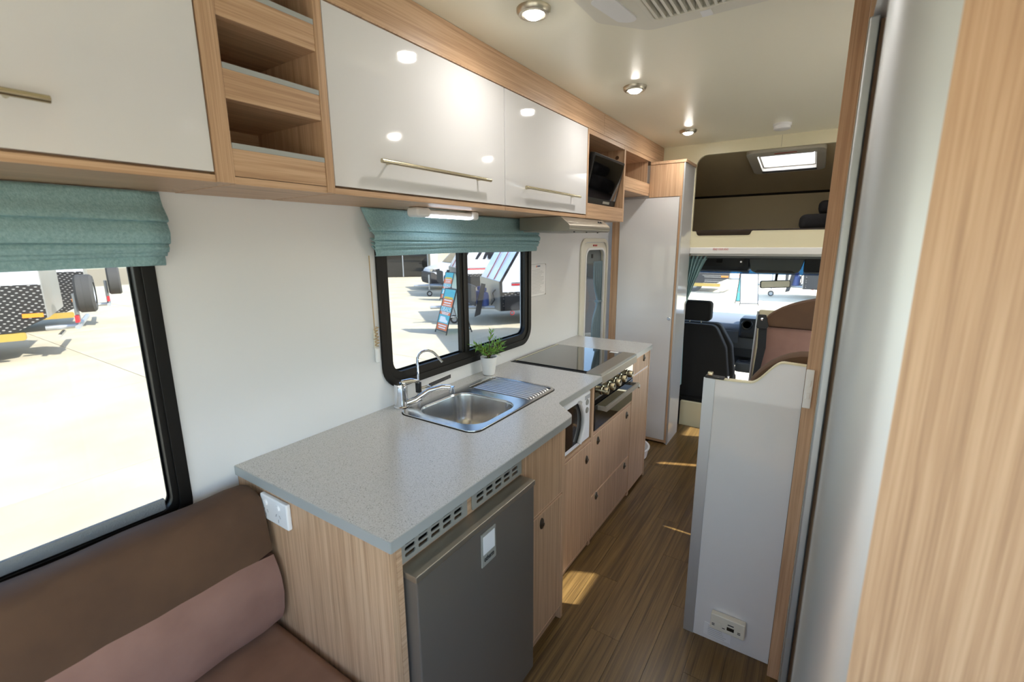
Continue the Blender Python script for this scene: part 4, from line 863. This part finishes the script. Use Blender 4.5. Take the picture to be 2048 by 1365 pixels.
    if rear:
        MB().prism([(-L-.02, zb+.25), (-L, zb+.25), (-L, 2.7), (-L-.02, 2.7)], 'y', -W+.02, -.02, M4=R).build('rear_plate', 'silver', t, smooth=0)
        b = MB(); b.tube([(-L+.1, -.35, .62), (-L-.45, -.35, .62)], .05, 8, M4=R); b.tube([(-L-.42, -.1, .62), (-L-.42, -W+.1, .62)], .05, 8, M4=R); b.tube([(-L-.42, -.40, .62), (-L-.42, -.40, 1.3)], .04, 8, M4=R); b.build('bumper_bar', 'galv', t)
        wheel(R @ Matrix.Translation((-L-.62, -.30, 1.30)) @ Matrix.Rotation(math.pi/2, 4, 'Z'), t, .40, .30, name='spare_wheel')
        MB().box(-L-.46, -L-.40, -.28, -.05, .72, .86, M4=R).build('tail_light', 'red', t); MB().box(-L+.04, -L+.34, .0, .03, zb+.28, zb+.36, M4=R).build('marker_lamp', 'orange', t)
        MB().prism(rrect(-L+.35, -L+1.9, zb-.16, zb-.01, .04, 3), 'y', -.06, .03, M4=R).build('chassis_plate', 'gold', t)
        MB().tube([(-L-.1, -.2, .45), (-L-.1, -.9, .45)], .04, 8, M4=R).build('stabiliser_leg', 'chrome', t)
    return t
caravan('white caravan with blue gas bottles and silver nose behind the sandwich boards', (-5.99, 9.97), -129.4, zl=.95, logo=True)
caravan('white caravan with red stripe partly hidden behind the nearest caravan nose', (-11.6, 14.9), -129, zl=1.0)
caravan('black chequer plate caravan with a spare wheel outside the sofa window', (-13.47, -3.75), -108.6, zb=.62, zl=1.55, nose=1.75, stripes=False, front=False, rear=True)
caravan('black chequer plate caravan standing behind the one with the chassis plate in gold', (-17.4, -2.1), -106, zb=.50, zl=1.6, nose=1.8, stripes=False, front=False, rear=True)
caravan('caravan parked across the yard ahead of the windscreen', (.9, 21.2), 180, zl=1.3, nose=1.5)
caravan('caravan parked ahead of the windscreen to the far side of the sandwich board', (-7.2, 22.5), 180, L=5.2, zl=1.4, nose=1.6, rear=True)

caravan('black chequer plate caravan parked close by, seen through the entry door window', (-2.85, 7.4), -129.4, L=2.9, zb=.5, zl=1.7, nose=1.9, stripes=False, front=False, rear=False, low='mud')
van = thing('van', 'white van with black front bumper parked behind the galvanised drawbar', 'van', (-14, 17, G))
VR = Matrix.Translation((-14.7, 16.6, G)) @ Matrix.Rotation(math.radians(-122), 4, 'Z')
MB().prism(roundpoly([(.02, .45), (.04, .80, .1), (-.12, 1.05, .1), (-1.05, 1.32, .2), (-1.85, 2.1, .2), (-5.2, 2.15, .1), (-5.2, .40), (-1.45, .40), (-1.35, .75, .2), (-.65, .75, .2), (-.55, .42)]), 'y', -1.95, 0, M4=VR).build('body', 'vanwhite', van)
MB().prism(roundpoly([(.03, .28, .05), (.09, .45, .05), (.08, .86, .05), (-.05, .90, .03), (-.30, .72, .05), (-.52, .60, .05), (-.52, .30, .04)]), 'y', -1.97, .02, M4=VR).build('bumper', 'mud', van)
MB().prism(roundpoly([(.035, .93, .02), (-.03, 1.03, .02), (-.42, 1.08, .03), (-.30, .90, .03)]), 'y', -.45, .012, M4=VR).build('headlight', 'chrome', van)
MB().prism(roundpoly([(-1.15, 1.38), (-1.82, 2.0, .05), (-2.8, 2.0, .05), (-2.8, 1.38, .03)]), 'y', -.01, .012, M4=VR).build('side_window', 'blackgl', van, smooth=0)
MB().prism([(-1.08, 1.34), (-1.80, 2.03), (-1.82, 2.06), (-1.10, 1.38)], 'y', -1.75, -.2, M4=VR @ Matrix.Translation((.03, 0, .0))).build('windscreen', 'blackgl', van, smooth=0)
for a in (-1.0, -4.3): wheel(VR @ Matrix.Translation((a, -.14, .36)), van, .36, .24)

def sandwich_board(label, c, ang, group=None, h=1.12, wid=.62):
    R = Matrix.Translation((c[0], c[1], G)) @ Matrix.Rotation(math.radians(ang), 4, 'Z'); t = thing('sandwich_board', label, 'sign', (c[0], c[1], G), group)
    th_ = math.radians(17)
    for s_ in (1, -1):
        P = R @ (Matrix.Identity(4) if s_ == 1 else Matrix.Rotation(math.pi, 4, 'Z')) @ Matrix.Translation((0, -.38, 0)) @ Matrix.Rotation(-th_, 4, 'X')
        f_ = MB().prism(rrect(-wid/2, wid/2, .06, h+.08, .02, 3), 'y', -.012, .012, holes=[rrect(-wid/2+.025, wid/2-.025, .09, h+.055, .005, 2)], M4=P)
        for sx_ in (-1, 1): f_.box(sx_*wid/2-.012, sx_*wid/2+.012, -.012, .012, 0, .08, M4=P)
        fo = f_.build('frame', 'blackpl', t, smooth=0)
        pn = MB().box(-wid/2+.024, wid/2-.024, -.006, .006, .09, h+.055, M4=P).build('panel', 'whiteprint' if s_ == -1 else 'tealprint', t, smooth=0)
        if s_ == 1:
            N = P.to_3x3() @ Vector((0, -1, 0)); off = N*.0075; rgt = P.to_3x3() @ Vector((1, 0, 0)); upv = P.to_3x3() @ Vector((0, 0, 1))
            def band(z0, z1, m, nm): MB().box(-wid/2+.03, wid/2-.03, -.0075, -.006, z0, z1, M4=P).build(nm, m, pn, smooth=0)
            band(.095, .27, 'orangeprint', 'print_band'); band(.50, .58, 'orangeprint', 'print_band'); band(.72, .92, 'orangeprint', 'print_band')
            def tx(s, z, wd2, hh, m): text(s, m, pn, P @ Vector((0, -.009, z)), rgt, upv, wd2, hh, ext=.001)
            tx('DEALS', .65, .50, .12, 'whiteprint')
            for z0, hh, ww, m_ in ((.925, .05, .46, 'yellowprint'), (.87, .03, .42, 'whiteprint'), (.80, .03, .36, 'whiteprint'), (.745, .02, .42, 'whiteprint'), (.545, .022, .40, 'whiteprint'), (.51, .022, .34, 'whiteprint'), (.20, .03, .42, 'whiteprint'), (.14, .03, .38, 'whiteprint')):
                MB().box(-ww/2, ww/2, -.0088, -.007, z0, z0+hh, M4=P).build('print_line', m_, pn, smooth=0)
            MB().prism(roundpoly([(-.22, .30), (.22, .30), (.22, .36), (.12, .38), (.05, .45, .02), (-.20, .45, .02)]), 'y', -.0085, -.006, M4=P).build('print_picture', 'whiteprint', pn, smooth=0)
    MB().tube([(-.02+wid/2, -.22, .45), (-.02+wid/2, .22, .45)], .012, 6, M4=R).build('stay', 'galv', t)
    return t
sandwich_board('teal and orange DEALS sandwich board nearest the sink window', (-6.54, 8.59), -21)
sandwich_board('teal and orange sandwich board standing beside the galvanised drawbar', (-11.25, 14.0), -15)
sandwich_board('sandwich board standing on the concrete ahead of the windscreen', (-.76, 18.6), 200)

bd = thing('showroom_building', 'beige showroom building with a wide dark entrance across the yard', 'building', (-22, 24, G))
BR = Matrix.Translation((-21.4, 24.2, G)) @ Matrix.Rotation(math.radians(44), 4, 'Z')
MB().box(-14, 16, 0, 6, 0, 5.2, M4=BR).build('wall', 'beige', bd, smooth=0)
e = MB().box(-7.5, -.6, -.06, .0, .02, 2.9, M4=BR).build('entrance', 'blackgl', bd, smooth=0)
for k in range(5): MB().box(-7.5+k*1.72, -7.44+k*1.72, -.10, -.06, .02, 2.9, M4=BR).build('mullion', 'galv', e, smooth=0)
MB().box(-14, 16, -.05, 0, 1.95, 2.10, M4=BR @ Matrix.Translation((14.2, 0, 0))).build('painted_stripe', 'orangeprint', bd, smooth=0)
MB().box(-.4, .1, -.5, -.06, 0, 3.2, M4=BR).build('post', 'vanwhite', bd, smooth=0)
for o in list(bpy.data.objects):
    if '_w' in o: del o['_w']
